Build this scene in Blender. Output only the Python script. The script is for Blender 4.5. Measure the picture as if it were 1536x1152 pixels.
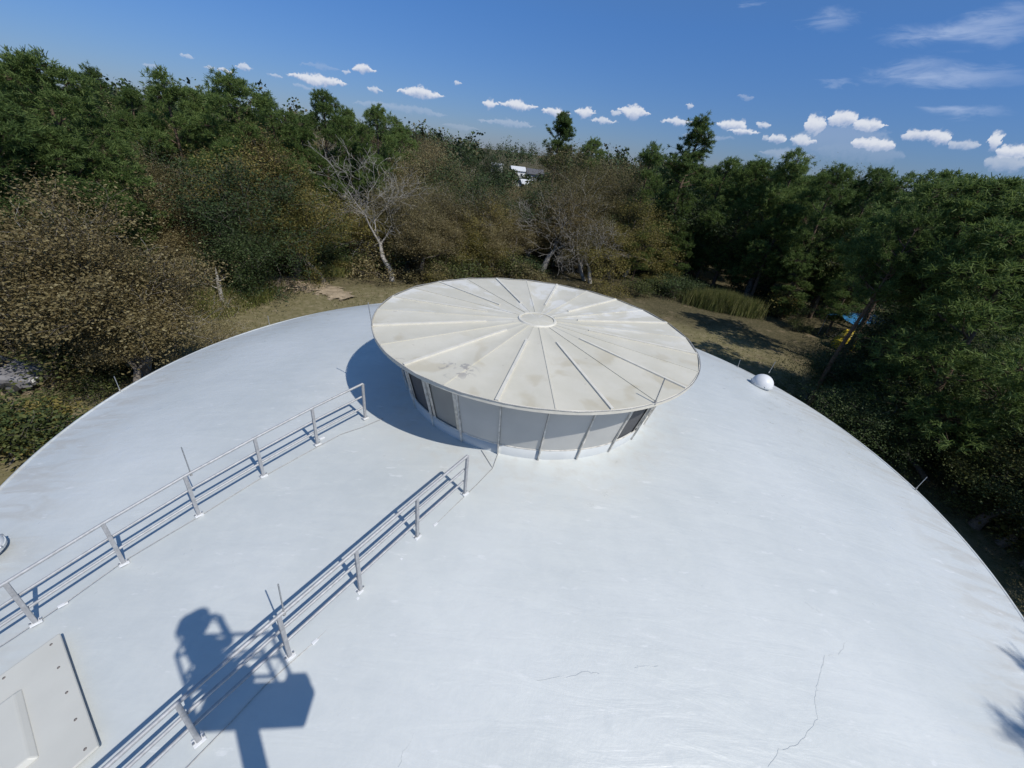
import bpy, math, random
import numpy as np
from mathutils import Vector, Matrix

# ------------------------------------------------------------------ reset
for o in list(bpy.data.objects): bpy.data.objects.remove(o, do_unlink=True)
scene = bpy.context.scene
COL = scene.collection
R = math.radians
PI = math.pi

# ------------------------------------------------------------------ camera
PITCH, ROLL, FPX = R(29.42), R(7.29), 618.0
CAM = np.array([-0.2825, -6.586, 11.68])
Fv = np.array([0, math.cos(PITCH), -math.sin(PITCH)])
u0 = np.array([0, math.sin(PITCH), math.cos(PITCH)]); r0 = np.array([1., 0, 0])
Rv = math.cos(ROLL)*r0 + math.sin(ROLL)*u0
Uv = -math.sin(ROLL)*r0 + math.cos(ROLL)*u0
cd = bpy.data.cameras.new('camera'); cam = bpy.data.objects.new('camera', cd); COL.objects.link(cam)
cd.sensor_width = 36; cd.lens = 36*FPX/1536; cd.clip_start = 0.05; cd.clip_end = 6000
cam.matrix_world = Matrix(((Rv[0], Uv[0], -Fv[0], CAM[0]), (Rv[1], Uv[1], -Fv[1], CAM[1]), (Rv[2], Uv[2], -Fv[2], CAM[2]), (0, 0, 0, 1)))
scene.camera = cam

# ------------------------------------------------------------------ light
SUN_AZ, SUN_EL = R(131), R(51.2)          # azimuth clockwise from +Y
SUN = np.array([math.sin(SUN_AZ)*math.cos(SUN_EL), math.cos(SUN_AZ)*math.cos(SUN_EL), math.sin(SUN_EL)])
sl = bpy.data.lights.new('sun', 'SUN'); sl.energy = 3.85; sl.angle = R(0.53); sl.color = (1.0, 0.955, 0.88)
so = bpy.data.objects.new('sun', sl); COL.objects.link(so)
so.rotation_euler = Vector((-SUN[0], -SUN[1], -SUN[2])).to_track_quat('-Z', 'Y').to_euler()
scene.view_settings.view_transform = 'Standard'; scene.view_settings.look = 'None'
scene.view_settings.exposure = 0.0; scene.view_settings.gamma = 1.0
scene.view_settings.use_curve_mapping = False
scene.cycles.max_bounces = 5; scene.cycles.diffuse_bounces = 3; scene.cycles.glossy_bounces = 2; scene.cycles.transmission_bounces = 2
scene.render.resolution_x, scene.render.resolution_y = 1024, 768

def ray(px, py):
    return Fv + Rv*(px-768)/FPX + Uv*(576-py)/FPX
def azel(px, py):
    d = ray(px, py); return math.atan2(d[0], d[1]), math.atan2(d[2], math.hypot(d[0], d[1]))

# ------------------------------------------------------------------ world: sky with clouds
world = bpy.data.worlds.new('World'); scene.world = world; world.use_nodes = True
nt = world.node_tree; N = nt.nodes; L = nt.links; N.clear()
out = N.new('ShaderNodeOutputWorld'); bg = N.new('ShaderNodeBackground'); bg.inputs[1].default_value = 0.092
sky = N.new('ShaderNodeTexSky'); sky.sky_type = 'NISHITA'; sky.sun_disc = False
sky.sun_elevation = SUN_EL; sky.sun_rotation = SUN_AZ
sky.air_density = 1.0; sky.dust_density = 0.15; sky.ozone_density = 1.4; sky.altitude = 50
def mth(op, a, b=None, c=None):
    n = N.new('ShaderNodeMath'); n.operation = op
    for i, v in enumerate((a, b, c)):
        if v is None: continue
        if isinstance(v, (int, float)): n.inputs[i].default_value = v
        else: L.new(v, n.inputs[i])
    return n.outputs[0]
tc = N.new('ShaderNodeTexCoord'); sp = N.new('ShaderNodeSeparateXYZ'); L.new(tc.outputs['Generated'], sp.inputs[0])
azn = mth('ARCTAN2', sp.outputs[0], sp.outputs[1]); eln = mth('ARCSINE', sp.outputs[2])
# the band of clouds in view goes on, mirrored, round the rest of the horizon
az2 = mth('SUBTRACT', mth('PINGPONG', mth('ADD', azn, R(48)), R(96)), R(48))
comb = N.new('ShaderNodeCombineXYZ'); L.new(az2, comb.inputs[0]); L.new(eln, comb.inputs[1])
def noise(vec, scale, detail=4, rough=.55, dist=0.):
    n = N.new('ShaderNodeTexNoise'); n.inputs['Scale'].default_value = scale; n.inputs['Detail'].default_value = detail
    n.inputs['Roughness'].default_value = rough; n.inputs['Distortion'].default_value = dist
    L.new(vec, n.inputs['Vector']); return n
def vm(op, a, b):
    n = N.new('ShaderNodeVectorMath'); n.operation = op
    for i, v in enumerate((a, b)):
        if isinstance(v, tuple): n.inputs[i].default_value = v
        else: L.new(v, n.inputs[i])
    return n
def mr(v, a, b, c=0., d=1., smooth=True):
    n = N.new('ShaderNodeMapRange'); n.interpolation_type = 'SMOOTHSTEP' if smooth else 'LINEAR'
    L.new(v, n.inputs[0]); n.inputs[1].default_value = a; n.inputs[2].default_value = b
    n.inputs[3].default_value = c; n.inputs[4].default_value = d; return n.outputs[0]
# warped az/el for puffy outlines
nz = noise(comb.outputs[0], 95, 3, .62)
off = vm('MULTIPLY', vm('SUBTRACT', nz.outputs['Color'], (.5, .5, .5)).outputs[0], (.020, .013, 0)).outputs[0]
nz2 = noise(comb.outputs[0], 26, 1, .5)
off2 = vm('MULTIPLY', vm('SUBTRACT', nz2.outputs['Color'], (.5, .5, .5)).outputs[0], (.018, .010, 0)).outputs[0]
warp = vm('ADD', vm('ADD', comb.outputs[0], off).outputs[0], off2).outputs[0]
# cumulus: photo px centre, half width, half height, strength
CUM = [(282, 84, 11, 3, .5), (225, 97, 12, 3, .35), (315, 103, 8, 3, .5), (340, 108, 13, 5, .8), (366, 100, 11, 4, .7),
 (413, 115, 12, 3, .5), (478, 120, 38, 8, 1.), (455, 130, 16, 4, .3), (545, 104, 18, 7, 1.), (518, 107, 7, 4, .6), (562, 135, 14, 5, .7), (630, 140, 32, 9, 1.),
 (686, 124, 7, 3, .7), (736, 155, 13, 8, 1.), (778, 158, 26, 8, 1.), (833, 168, 20, 7, 1.), (878, 168, 14, 9, 1.), (905, 182, 20, 5, .8), (950, 167, 24, 10, 1.),
 (924, 170, 7, 5, .7), (1017, 182, 22, 6, .9), (1036, 159, 6, 5, .7), (1098, 187, 20, 8, 1.), (1115, 198, 24, 6, 1.), (1143, 188, 11, 4, .8),
 (1121, 146, 12, 3, .3), (1168, 208, 12, 6, .9), (1150, 207, 5, 4, .6), (1222, 187, 16, 13, 1.), (1265, 180, 20, 12, 1.), (1302, 188, 20, 9, 1.), (1205, 210, 16, 8, .9),
 (1310, 217, 30, 9, 1.), (1262, 212, 70, 26, .24), (1290, 228, 60, 16, .2), (1375, 203, 22, 8, .9), (1410, 205, 22, 9, 1.), (1445, 216, 22, 6, .6), (1493, 212, 12, 14, 1.), (1520, 228, 26, 10, 1.),
 (1510, 244, 34, 12, .5), (1180, 232, 40, 10, .3), (1060, 205, 40, 6, .25), (760, 185, 40, 5, .35), (600, 163, 60, 5, .25), (690, 190, 30, 4, .2), (480, 100, 30, 4, .2)]
cl = []
for (x, y, hw, hh, s) in CUM:
    a, e = azel(x, y); a1, e1 = azel(x+hw*1.25, y); a2, e2 = azel(x, y-hh*1.25)
    cl.append((a, e, max(abs(a1-a), .006), max(abs(e2-e), .004), s))
cl.sort(key=lambda c: c[0]-c[2])
layers = []                     # clouds that share a ramp must not overlap in azimuth
for c in cl:
    for ly in layers:
        if ly[-1][0]+ly[-1][2]+.004 < c[0]-c[2]: ly.append(c); break
    else: layers.append([c])
wsep = N.new('ShaderNodeSeparateXYZ'); L.new(warp, wsep.inputs[0]); wa, we = wsep.outputs[0], wsep.outputs[1]
dens = None; shd = None
nz3 = noise(comb.outputs[0], 120, 3, .6)
bil = mth('MULTIPLY', mth('SUBTRACT', nz3.outputs['Fac'], .5), 1.1)
for ly in layers:
    for i0 in range(0, len(ly), 7):
        ch = ly[i0:i0+7]; lo = ch[0][0]-ch[0][2]-.01; hi = ch[-1][0]+ch[-1][2]+.01
        rp = N.new('ShaderNodeValToRGB'); cr = rp.color_ramp; stops = []
        for (a, e, sa, se, s) in ch:
            for t, h in ((-1, 0), (-.6, .8), (0, 1), (.6, .8), (1, 0)):
                if len(ch) > 6 and abs(t) == .6: continue
                stops.append(((a+t*sa-lo)/(hi-lo), (e*4, h*se*10, s, 1)))
        while len(cr.elements) < len(stops): cr.elements.new(.5)
        for el, (p, c) in zip(cr.elements, stops): el.position = p; el.color = c
        L.new(mr(wa, lo, hi, 0, 1, False), rp.inputs[0])
        sc = N.new('ShaderNodeSeparateColor'); L.new(rp.outputs[0], sc.inputs[0])
        sv = mth('DIVIDE', mth('SUBTRACT', we, mth('MULTIPLY', sc.outputs[0], .25)), mth('MAXIMUM', mth('MULTIPLY', sc.outputs[1], .1), .0004))
        d = mth('MULTIPLY', mth('MULTIPLY', mr(mth('ADD', mth('SUBTRACT', 1.35, mth('ABSOLUTE', sv)), bil), .15, .85), sc.outputs[2]), mr(sc.outputs[1], .004, .02))
        lit = mth('MULTIPLY', d, mr(sv, -.9, .35))
        dens = d if dens is None else mth('MAXIMUM', dens, d); shd = lit if shd is None else mth('MAXIMUM', shd, lit)
# high thin cirrus, upper right and scattered on round the sky
CIR = [(1455, 50, 110, 15, .62), (1500, 28, 60, 18, .5), (1420, 112, 115, 13, .6), (1380, 105, 50, 16, .4), (1445, 165, 55, 8, .5), (1250, 32, 30, 14, .36), (1265, 125, 25, 4, .25), (1132, 4, 14, 5, .25)]
st = vm('MULTIPLY', comb.outputs[0], (14, 60, 1)).outputs[0]
cn = noise(st, 1.0, 4, .62, .6)
coff = vm('MULTIPLY', vm('SUBTRACT', cn.outputs['Color'], (.5, .5, .5)).outputs[0], (.12, .035, 0)).outputs[0]
cw = vm('ADD', comb.outputs[0], coff).outputs[0]
cir = None
cl = []
for (x, y, hw, hh, s) in CIR:
    a, e = azel(x, y); a1, e1 = azel(x+hw, y); a2, e2 = azel(x, y-hh)
    cl.append((a, e, abs(a1-a), abs(e2-e), s))
for (a, e, sa, se, s) in cl:
    v = vm('MULTIPLY', vm('SUBTRACT', cw, (a, e, 0)).outputs[0], (1/(sa*1.1), 1/(se*1.25), 0))
    d = mr(vm('LENGTH', v.outputs[0], (0, 0, 0)).outputs['Value'], 1.4, 0., 0., s)
    cir = d if cir is None else mth('MAXIMUM', cir, d)
cir = mth('MULTIPLY', cir, mr(cn.outputs['Fac'], .3, .62, .35, 1.))
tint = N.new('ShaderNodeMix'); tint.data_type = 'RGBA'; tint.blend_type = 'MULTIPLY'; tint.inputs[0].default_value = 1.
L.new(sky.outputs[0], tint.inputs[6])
tr_ = N.new('ShaderNodeValToRGB'); trc = tr_.color_ramp; trc.elements.new(.5)      # sky tint: deep blue down to the horizon, unseen zenith brightened to fill shade
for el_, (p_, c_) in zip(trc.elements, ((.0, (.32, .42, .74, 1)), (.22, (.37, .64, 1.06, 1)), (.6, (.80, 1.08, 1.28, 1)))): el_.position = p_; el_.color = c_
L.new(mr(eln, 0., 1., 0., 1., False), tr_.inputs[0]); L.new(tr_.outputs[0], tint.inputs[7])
mixc = N.new('ShaderNodeMix'); mixc.data_type = 'RGBA'
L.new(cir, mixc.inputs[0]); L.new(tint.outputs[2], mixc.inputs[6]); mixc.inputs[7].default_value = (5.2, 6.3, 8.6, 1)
# cumulus colour: bright crowns, blue grey below where the puffs are thin
cc = N.new('ShaderNodeMix'); cc.data_type = 'RGBA'
L.new(mth('MULTIPLY', mth('DIVIDE', shd, mth('MAXIMUM', dens, .02)), mr(dens, .1, .7, .45, 1.)), cc.inputs[0]); cc.inputs[6].default_value = (4.0, 4.9, 7.0, 1); cc.inputs[7].default_value = (8.2, 8.5, 9.2, 1)
mix2 = N.new('ShaderNodeMix'); mix2.data_type = 'RGBA'
L.new(mth('MULTIPLY', dens, .93), mix2.inputs[0]); L.new(mixc.outputs[2], mix2.inputs[6]); L.new(cc.outputs[2], mix2.inputs[7])
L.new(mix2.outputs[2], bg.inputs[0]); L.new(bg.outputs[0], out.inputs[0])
world.cycles.sampling_method = 'MANUAL'; world.cycles.sample_map_resolution = 256

# ------------------------------------------------------------------ helpers
def new_mat(name):
    m = bpy.data.materials.new(name); m.use_nodes = True
    t = m.node_tree; b = t.nodes['Principled BSDF']; return m, t, b
def simple(name, col, rough=.6, metal=0., var=.12, scale=6., bump=0., spec=.4):
    m, t, b = new_mat(name)
    tcn = t.nodes.new('ShaderNodeTexCoord'); nn = t.nodes.new('ShaderNodeTexNoise'); nn.inputs['Scale'].default_value = scale; nn.inputs['Detail'].default_value = 5
    t.links.new(tcn.outputs['Object'], nn.inputs['Vector'])
    rp = t.nodes.new('ShaderNodeValToRGB'); c = np.array(col)
    rp.color_ramp.elements[0].position = .3; rp.color_ramp.elements[1].position = .7
    rp.color_ramp.elements[0].color = (*np.clip(c*(1-var), 0, 1), 1); rp.color_ramp.elements[1].color = (*np.clip(c*(1+var), 0, 1), 1)
    t.links.new(nn.outputs['Fac'], rp.inputs[0]); t.links.new(rp.outputs[0], b.inputs['Base Color'])
    b.inputs['Roughness'].default_value = rough; b.inputs['Metallic'].default_value = metal; b.inputs['Specular IOR Level'].default_value = spec
    if bump:
        bn = t.nodes.new('ShaderNodeBump'); bn.inputs['Strength'].default_value = bump; bn.inputs['Distance'].default_value = .02
        t.links.new(nn.outputs['Fac'], bn.inputs['Height']); t.links.new(bn.outputs[0], b.inputs['Normal'])
    return m
def leaf_mat(name, cols, trans=.25, rough=.6):
    """cols: list of (pos, rgb) over random per leaf; each tree shifts it a little"""
    m, t, b = new_mat(name)
    g = t.nodes.new('ShaderNodeNewGeometry'); oi = t.nodes.new('ShaderNodeObjectInfo')
    ad = t.nodes.new('ShaderNodeMath'); ad.operation = 'MULTIPLY_ADD'; t.links.new(oi.outputs['Random'], ad.inputs[0]); ad.inputs[1].default_value = .5; ad.inputs[2].default_value = -.25
    a2 = t.nodes.new('ShaderNodeMath'); a2.operation = 'ADD'; t.links.new(g.outputs['Random Per Island'], a2.inputs[0]); t.links.new(ad.outputs[0], a2.inputs[1])
    rp = t.nodes.new('ShaderNodeValToRGB'); cr = rp.color_ramp
    while len(cr.elements) < len(cols): cr.elements.new(.5)
    for el, (p, c) in zip(cr.elements, cols): el.position = p; el.color = (*c, 1)
    t.links.new(a2.outputs[0], rp.inputs[0]); t.links.new(rp.outputs[0], b.inputs['Base Color'])
    b.inputs['Roughness'].default_value = rough; b.inputs['Specular IOR Level'].default_value = .25
    if trans:
        tr = t.nodes.new('ShaderNodeBsdfTranslucent'); t.links.new(rp.outputs[0], tr.inputs[0])
        mx = t.nodes.new('ShaderNodeMixShader'); mx.inputs[0].default_value = trans
        t.links.new(b.outputs[0], mx.inputs[1]); t.links.new(tr.outputs[0], mx.inputs[2])
        t.links.new(mx.outputs[0], t.nodes['Material Output'].inputs[0])
    return m

def mesh_np(name, V, Fc, mat=None, smooth=False):
    """V (n,3); Fc (m,k) all faces same size"""
    V = np.asarray(V, np.float32); Fc = np.asarray(Fc, np.int32); k = Fc.shape[1]
    me = bpy.data.meshes.new(name); me.vertices.add(len(V)); me.vertices.foreach_set('co', V.ravel())
    me.loops.add(Fc.size); me.loops.foreach_set('vertex_index', Fc.ravel())
    me.polygons.add(len(Fc)); me.polygons.foreach_set('loop_start', np.arange(0, Fc.size, k, dtype=np.int32))
    me.update(calc_edges=True); me.validate()
    if smooth: me.polygons.foreach_set('use_smooth', np.ones(len(Fc), bool))
    if mat: me.materials.append(mat)
    return me
class MB:
    def __init__(s): s.v = []; s.f = []; s.sm = []
    def add(s, V, Fc, smooth=False):
        n = len(s.v); s.v += [tuple(map(float, p)) for p in V]; s.f += [tuple(i+n for i in q) for q in Fc]; s.sm += [smooth]*len(Fc); return s
    def box(s, c, d, M=None, taper=1.):
        x, y, z = [q/2 for q in d]; P = [(-x,-y,-z),(x,-y,-z),(x,y,-z),(-x,y,-z),(-x*taper,-y*taper,z),(x*taper,-y*taper,z),(x*taper,y*taper,z),(-x*taper,y*taper,z)]
        P = [Vector(p) for p in P]
        if M is not None: P = [M @ p for p in P]
        P = [p+Vector(c) for p in P]
        return s.add(P, [(0,3,2,1),(4,5,6,7),(0,1,5,4),(1,2,6,5),(2,3,7,6),(3,0,4,7)])
    def tube(s, pts, r, n=10, caps=True):
        pts = [Vector(p) for p in pts]; rr = r if isinstance(r, (list, tuple)) else [r]*len(pts)
        V = []; Fc = []
        t0 = (pts[1]-pts[0]).normalized(); a = Vector((0,0,1)) if abs(t0.z) < .9 else Vector((1,0,0)); nrm = t0.cross(a).normalized()
        for i, p in enumerate(pts):
            t = (pts[min(i+1, len(pts)-1)]-pts[max(i-1, 0)]).normalized(); nrm = (nrm-t*nrm.dot(t)).normalized(); b = t.cross(nrm)
            for k in range(n):
                q = 2*PI*k/n; V.append(p+(nrm*math.cos(q)+b*math.sin(q))*rr[i])
        for i in range(len(pts)-1):
            for k in range(n): k2 = (k+1) % n; Fc.append((i*n+k, i*n+k2, (i+1)*n+k2, (i+1)*n+k))
        m = len(pts)-1
        s.add(V, Fc, True)
        if caps:
            s.add(V[:n], [tuple(range(n))[::-1]]); s.add(V[m*n:], [tuple(range(n))])
        return s
    def lathe(s, prof, n=64, c=(0,0,0), a0=0., a1=2*PI, close=True, smooth=True):
        V = []; Fc = []; m = len(prof); full = abs(a1-a0-2*PI) < 1e-6; cnt = n if full else n+1
        for i in range(cnt):
            a = a0+(a1-a0)*i/n
            for (r_, z) in prof: V.append((c[0]+r_*math.cos(a), c[1]+r_*math.sin(a), c[2]+z))
        for i in range(n):
            j = (i+1) % cnt
            for k in range(m-1): Fc.append((i*m+k, j*m+k, j*m+k+1, i*m+k+1))
        return s.add(V, Fc, smooth)
    def mesh(s, name, mat=None):
        me = bpy.data.meshes.new(name); me.from_pydata(s.v, [], s.f); me.update()
        me.polygons.foreach_set('use_smooth', s.sm)
        if mat: me.materials.append(mat)
        return me
    def build(s, name, mat, parent=None, loc=(0,0,0), bevel=0):
        o = bpy.data.objects.new(name, s.mesh(name, mat)); COL.objects.link(o); o.location = loc
        if parent: o.parent = parent
        if bevel:
            b = o.modifiers.new('bevel', 'BEVEL'); b.width = bevel; b.segments = 2; b.limit_method = 'ANGLE'
        return o
def link(name, me, parent=None, loc=(0,0,0), rz=0., sc=1.):
    o = bpy.data.objects.new(name, me); COL.objects.link(o); o.location = loc; o.rotation_euler = (0, 0, rz)
    o.scale = sc if isinstance(sc, tuple) else (sc,)*3
    if parent: o.parent = parent
    return o
def empty(name, loc=(0,0,0), rz=0.):
    o = bpy.data.objects.new(name, None); COL.objects.link(o); o.location = loc; o.rotation_euler = (0,0,rz); o.empty_display_size = .2
    return o
def tag(o, label=None, cat=None, group=None, kind=None):
    if label: o['label'] = label
    if cat: o['category'] = cat
    if group: o['group'] = group
    if kind: o['kind'] = kind
    return o
def at(px, py, dist):
    """world point seen at photo pixel (px,py), dist metres away over the ground"""
    d = ray(px, py); return CAM + d*dist/math.hypot(d[0], d[1])
def ground_at(px, py, z=0.):
    d = ray(px, py); return CAM + d*(z-CAM[2])/d[2]
APEX, KD, RIM = 8.115, 0.019864, 7.49
def dz(x, y): return APEX-KD*(x*x+y*y)
def dome_at(px, py):
    d = ray(px, py); lo, hi = .5, 30.
    for t in np.linspace(.5, 30, 600):
        P = CAM+d*t
        if P[2] < dz(P[0], P[1]): hi = t; break
        lo = t
    for _ in range(40):
        m = (lo+hi)/2; P = CAM+d*m
        if P[2] < dz(P[0], P[1]): hi = m
        else: lo = m
    return CAM+d*hi

# ------------------------------------------------------------------ materials
def dome_paint():
    m, t, b = new_mat('white_roof_coating')
    n = t.nodes.new; l = t.links.new
    tcn = n('ShaderNodeTexCoord')
    def nzz(scale, detail, vec=None, rough=.55, dist=0.):
        q = n('ShaderNodeTexNoise'); q.inputs['Scale'].default_value = scale; q.inputs['Detail'].default_value = detail; q.inputs['Roughness'].default_value = rough; q.inputs['Distortion'].default_value = dist
        l(vec or tcn.outputs['Object'], q.inputs['Vector']); return q
    big = nzz(.55, 2); mp = n('ShaderNodeMapping'); mp.inputs['Rotation'].default_value = (0, 0, .5); mp.inputs['Scale'].default_value = (1.2, 5.5, 1)
    l(tcn.outputs['Object'], mp.inputs[0]); streak = nzz(.9, 4, mp.outputs[0], .6, .8)
    fine = nzz(38, 2); mid = nzz(5, 3, None, .6, .0)
    rp = n('ShaderNodeValToRGB'); rp.color_ramp.elements[0].position = .3; rp.color_ramp.elements[1].position = .72
    rp.color_ramp.elements[0].color = (.535, .562, .552, 1); rp.color_ramp.elements[1].color = (.61, .632, .62, 1)
    l(big.outputs['Fac'], rp.inputs[0])
    # tan dirt toward the low edge
    sx = n('ShaderNodeSeparateXYZ'); l(tcn.outputs['Object'], sx.inputs[0])
    vl = n('ShaderNodeVectorMath'); vl.operation = 'LENGTH'; cx = n('ShaderNodeCombineXYZ'); l(sx.outputs[0], cx.inputs[0]); l(sx.outputs[1], cx.inputs[1]); l(cx.outputs[0], vl.inputs[0])
    def mrr(v, a, bb, c, d):
        q = n('ShaderNodeMapRange'); q.interpolation_type = 'SMOOTHSTEP'; l(v, q.inputs[0])
        for i, w in enumerate((a, bb, c, d)): q.inputs[i+1].default_value = w
        return q.outputs[0]
    def mul(a, bb):
        q = n('ShaderNodeMath'); q.operation = 'MULTIPLY'; l(a, q.inputs[0])
        if isinstance(bb, float): q.inputs[1].default_value = bb
        else: l(bb, q.inputs[1])
        return q.outputs[0]
    dirt = mul(mul(mrr(vl.outputs['Value'], 6.0, 7.1, 0., 1.), mrr(streak.outputs['Fac'], .42, .65, 0., 1.)), .55)
    dirt2 = mul(mul(mrr(vl.outputs['Value'], 3.2, 2.2, 0., 1.), mrr(mid.outputs['Fac'], .4, .7, 0., 1.)), .35)
    dm = n('ShaderNodeMath'); dm.operation = 'MAXIMUM'; l(dirt, dm.inputs[0]); l(dirt2, dm.inputs[1])
    mx = n('ShaderNodeMix'); mx.data_type = 'RGBA'; l(dm.outputs[0], mx.inputs[0]); l(rp.outputs[0], mx.inputs[6]); mx.inputs[7].default_value = (.44, .42, .375, 1)
    # faint darker brush streaks
    mx2 = n('ShaderNodeMix'); mx2.data_type = 'RGBA'; mx2.blend_type = 'MULTIPLY'; l(mrr(streak.outputs['Fac'], .35, .7, .55, 0.), mx2.inputs[0]); l(mx.outputs[2], mx2.inputs[6]); mx2.inputs[7].default_value = (.93, .935, .95, 1)
    # pale scuffs and roller marks in the coating
    mps = n('ShaderNodeMapping'); mps.inputs['Rotation'].default_value = (0, 0, -.35); mps.inputs['Scale'].default_value = (2.2, 7., 1); l(tcn.outputs['Object'], mps.inputs[0]); scf = nzz(1.6, 4, mps.outputs[0], .65)
    mx3 = n('ShaderNodeMix'); mx3.data_type = 'RGBA'; l(mul(mrr(scf.outputs['Fac'], .62, .72, 0., 1.), .5), mx3.inputs[0]); l(mx2.outputs[2], mx3.inputs[6]); mx3.inputs[7].default_value = (.71, .72, .715, 1)
    mx4 = n('ShaderNodeMix'); mx4.data_type = 'RGBA'; mx4.blend_type = 'MULTIPLY'; l(mrr(mid.outputs['Fac'], .35, .65, .6, 0.), mx4.inputs[0]); l(mx3.outputs[2], mx4.inputs[6]); mx4.inputs[7].default_value = (.93, .94, .95, 1)
    l(mx4.outputs[2], b.inputs['Base Color'])
    ad = n('ShaderNodeMath'); ad.operation = 'ADD'; l(mul(streak.outputs['Fac'], 1.0), ad.inputs[0]); l(mul(fine.outputs['Fac'], .12), ad.inputs[1])
    ad2 = n('ShaderNodeMath'); ad2.operation = 'ADD'; l(ad.outputs[0], ad2.inputs[0]); l(mul(mid.outputs['Fac'], .55), ad2.inputs[1])
    bm = n('ShaderNodeBump'); bm.inputs['Strength'].default_value = .22; bm.inputs['Distance'].default_value = .03; l(ad2.outputs[0], bm.inputs['Height']); l(bm.outputs[0], b.inputs['Normal'])
    l(mrr(mid.outputs['Fac'], .5, .75, .45, .26), b.inputs['Roughness']); b.inputs['Specular IOR Level'].default_value = .7
    return m
M = {}
M['dome'] = dome_paint()
M['white'] = simple('white_paint', (.56, .585, .59), .5, 0, .06, 3, .1)
M['wall'] = simple('tank_wall_paint', (.5, .52, .52), .6, 0, .12, 1.2, .2)
M['galv'] = simple('galvanised_steel', (.42, .425, .435), .6, .35, .15, 30, .05)
M['alu'] = simple('weathered_aluminium', (.45, .46, .47), .45, .8, .2, 40)
M['cable'] = simple('aluminium_cable', (.42, .41, .39), .55, .4, .25, 60)
M['crack'] = simple('hairline_crack', (.52, .54, .54), .9, 0, .2, 10)
M['sealant'] = simple('fresh_white_sealant', (.70, .71, .72), .45, 0, .03, 10)
def cap_mat():
    m, t, b = new_mat('fibreglass_cap'); n = t.nodes.new; l = t.links.new
    tcn = n('ShaderNodeTexCoord')
    sx = n('ShaderNodeSeparateXYZ'); l(tcn.outputs['Object'], sx.inputs[0])
    at2 = n('ShaderNodeMath'); at2.operation = 'ARCTAN2'; l(sx.outputs[1], at2.inputs[0]); l(sx.outputs[0], at2.inputs[1])
    cxy = n('ShaderNodeCombineXYZ'); l(sx.outputs[0], cxy.inputs[0]); l(sx.outputs[1], cxy.inputs[1])
    ln = n('ShaderNodeVectorMath'); ln.operation = 'LENGTH'; l(cxy.outputs[0], ln.inputs[0])
    # polar coordinates: streaks that run from the hub outwards (white overspray), periodic through sin / cos
    ca = n('ShaderNodeMath'); ca.operation = 'COSINE'; sa = n('ShaderNodeMath'); sa.operation = 'SINE'; l(at2.outputs[0], ca.inputs[0]); l(at2.outputs[0], sa.inputs[0])
    rl = n('ShaderNodeMath'); rl.operation = 'MULTIPLY'; l(ln.outputs['Value'], rl.inputs[0]); rl.inputs[1].default_value = .22
    pc = n('ShaderNodeCombineXYZ'); l(ca.outputs[0], pc.inputs[0]); l(sa.outputs[0], pc.inputs[1]); l(rl.outputs[0], pc.inputs[2])
    def nzz(scale, detail, vec, rough=.55, dist=0.):
        q = n('ShaderNodeTexNoise'); q.inputs['Scale'].default_value = scale; q.inputs['Detail'].default_value = detail; q.inputs['Roughness'].default_value = rough; q.inputs['Distortion'].default_value = dist
        l(vec, q.inputs['Vector']); return q.outputs['Fac']
    def mrr(v, a, bb, c, d):
        q = n('ShaderNodeMapRange'); q.interpolation_type = 'SMOOTHSTEP'; l(v, q.inputs[0])
        for i, w in enumerate((a, bb, c, d)): q.inputs[i+1].default_value = w
        return q.outputs[0]
    def mul(a, bb):
        q = n('ShaderNodeMath'); q.operation = 'MULTIPLY'; l(a, q.inputs[0])
        if isinstance(bb, float): q.inputs[1].default_value = bb
        else: l(bb, q.inputs[1])
        return q.outputs[0]
    def mix(fac, a, col):
        q = n('ShaderNodeMix'); q.data_type = 'RGBA'; l(fac, q.inputs[0])
        if isinstance(a, tuple): q.inputs[6].default_value = a
        else: l(a, q.inputs[6])
        q.inputs[7].default_value = col; return q.outputs[2]
    ob = tcn.outputs['Object']
    base = mix(mrr(nzz(1.3, 6, ob, .6), .35, .7, 0, 1), (.55, .523, .435, 1), (.61, .58, .492, 1))
    # white overspray, mostly on the far half and near the hub
    spray = mul(mrr(nzz(4.2, 5, pc.outputs[0], .6, .3), .50, .60, 0, 1), mrr(sx.outputs[1], -.5, .5, .12, 1))
    spray = mul(spray, mrr(nzz(2.2, 4, ob, .6, .6), .36, .52, .1, 1.))
    base = mix(mul(spray, .75), base, (.69, .68, .64, 1))
    # tan puddle stains toward the near edge
    st = mul(mrr(nzz(1.7, 3, ob, .5, .3), .53, .64, 0, 1), mul(mrr(ln.outputs['Value'], 1.1, 1.6, 0, 1), mrr(sx.outputs[1], -.2, -1., 0, 1)))
    base = mix(mul(st, .55), base, (.46, .41, .30, 1))
    sp2 = mul(mrr(nzz(9, 3, ob, .5), .70, .74, 0, 1), .5)
    base = mix(sp2, base, (.40, .37, .33, 1))
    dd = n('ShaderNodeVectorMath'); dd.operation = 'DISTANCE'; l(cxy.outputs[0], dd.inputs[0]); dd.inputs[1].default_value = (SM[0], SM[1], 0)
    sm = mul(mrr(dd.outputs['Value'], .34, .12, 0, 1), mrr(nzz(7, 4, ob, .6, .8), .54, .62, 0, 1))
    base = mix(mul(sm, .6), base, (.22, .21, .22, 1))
    l(base, b.inputs['Base Color']); b.inputs['Roughness'].default_value = .55; b.inputs['Specular IOR Level'].default_value = .3
    bm = n('ShaderNodeBump'); bm.inputs['Strength'].default_value = .25; bm.inputs['Distance'].default_value = .01
    l(nzz(14, 4, ob), bm.inputs['Height']); l(bm.outputs[0], b.inputs['Normal'])
    return m
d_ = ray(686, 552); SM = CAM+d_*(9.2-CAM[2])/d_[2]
M['cap'] = cap_mat()
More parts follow.
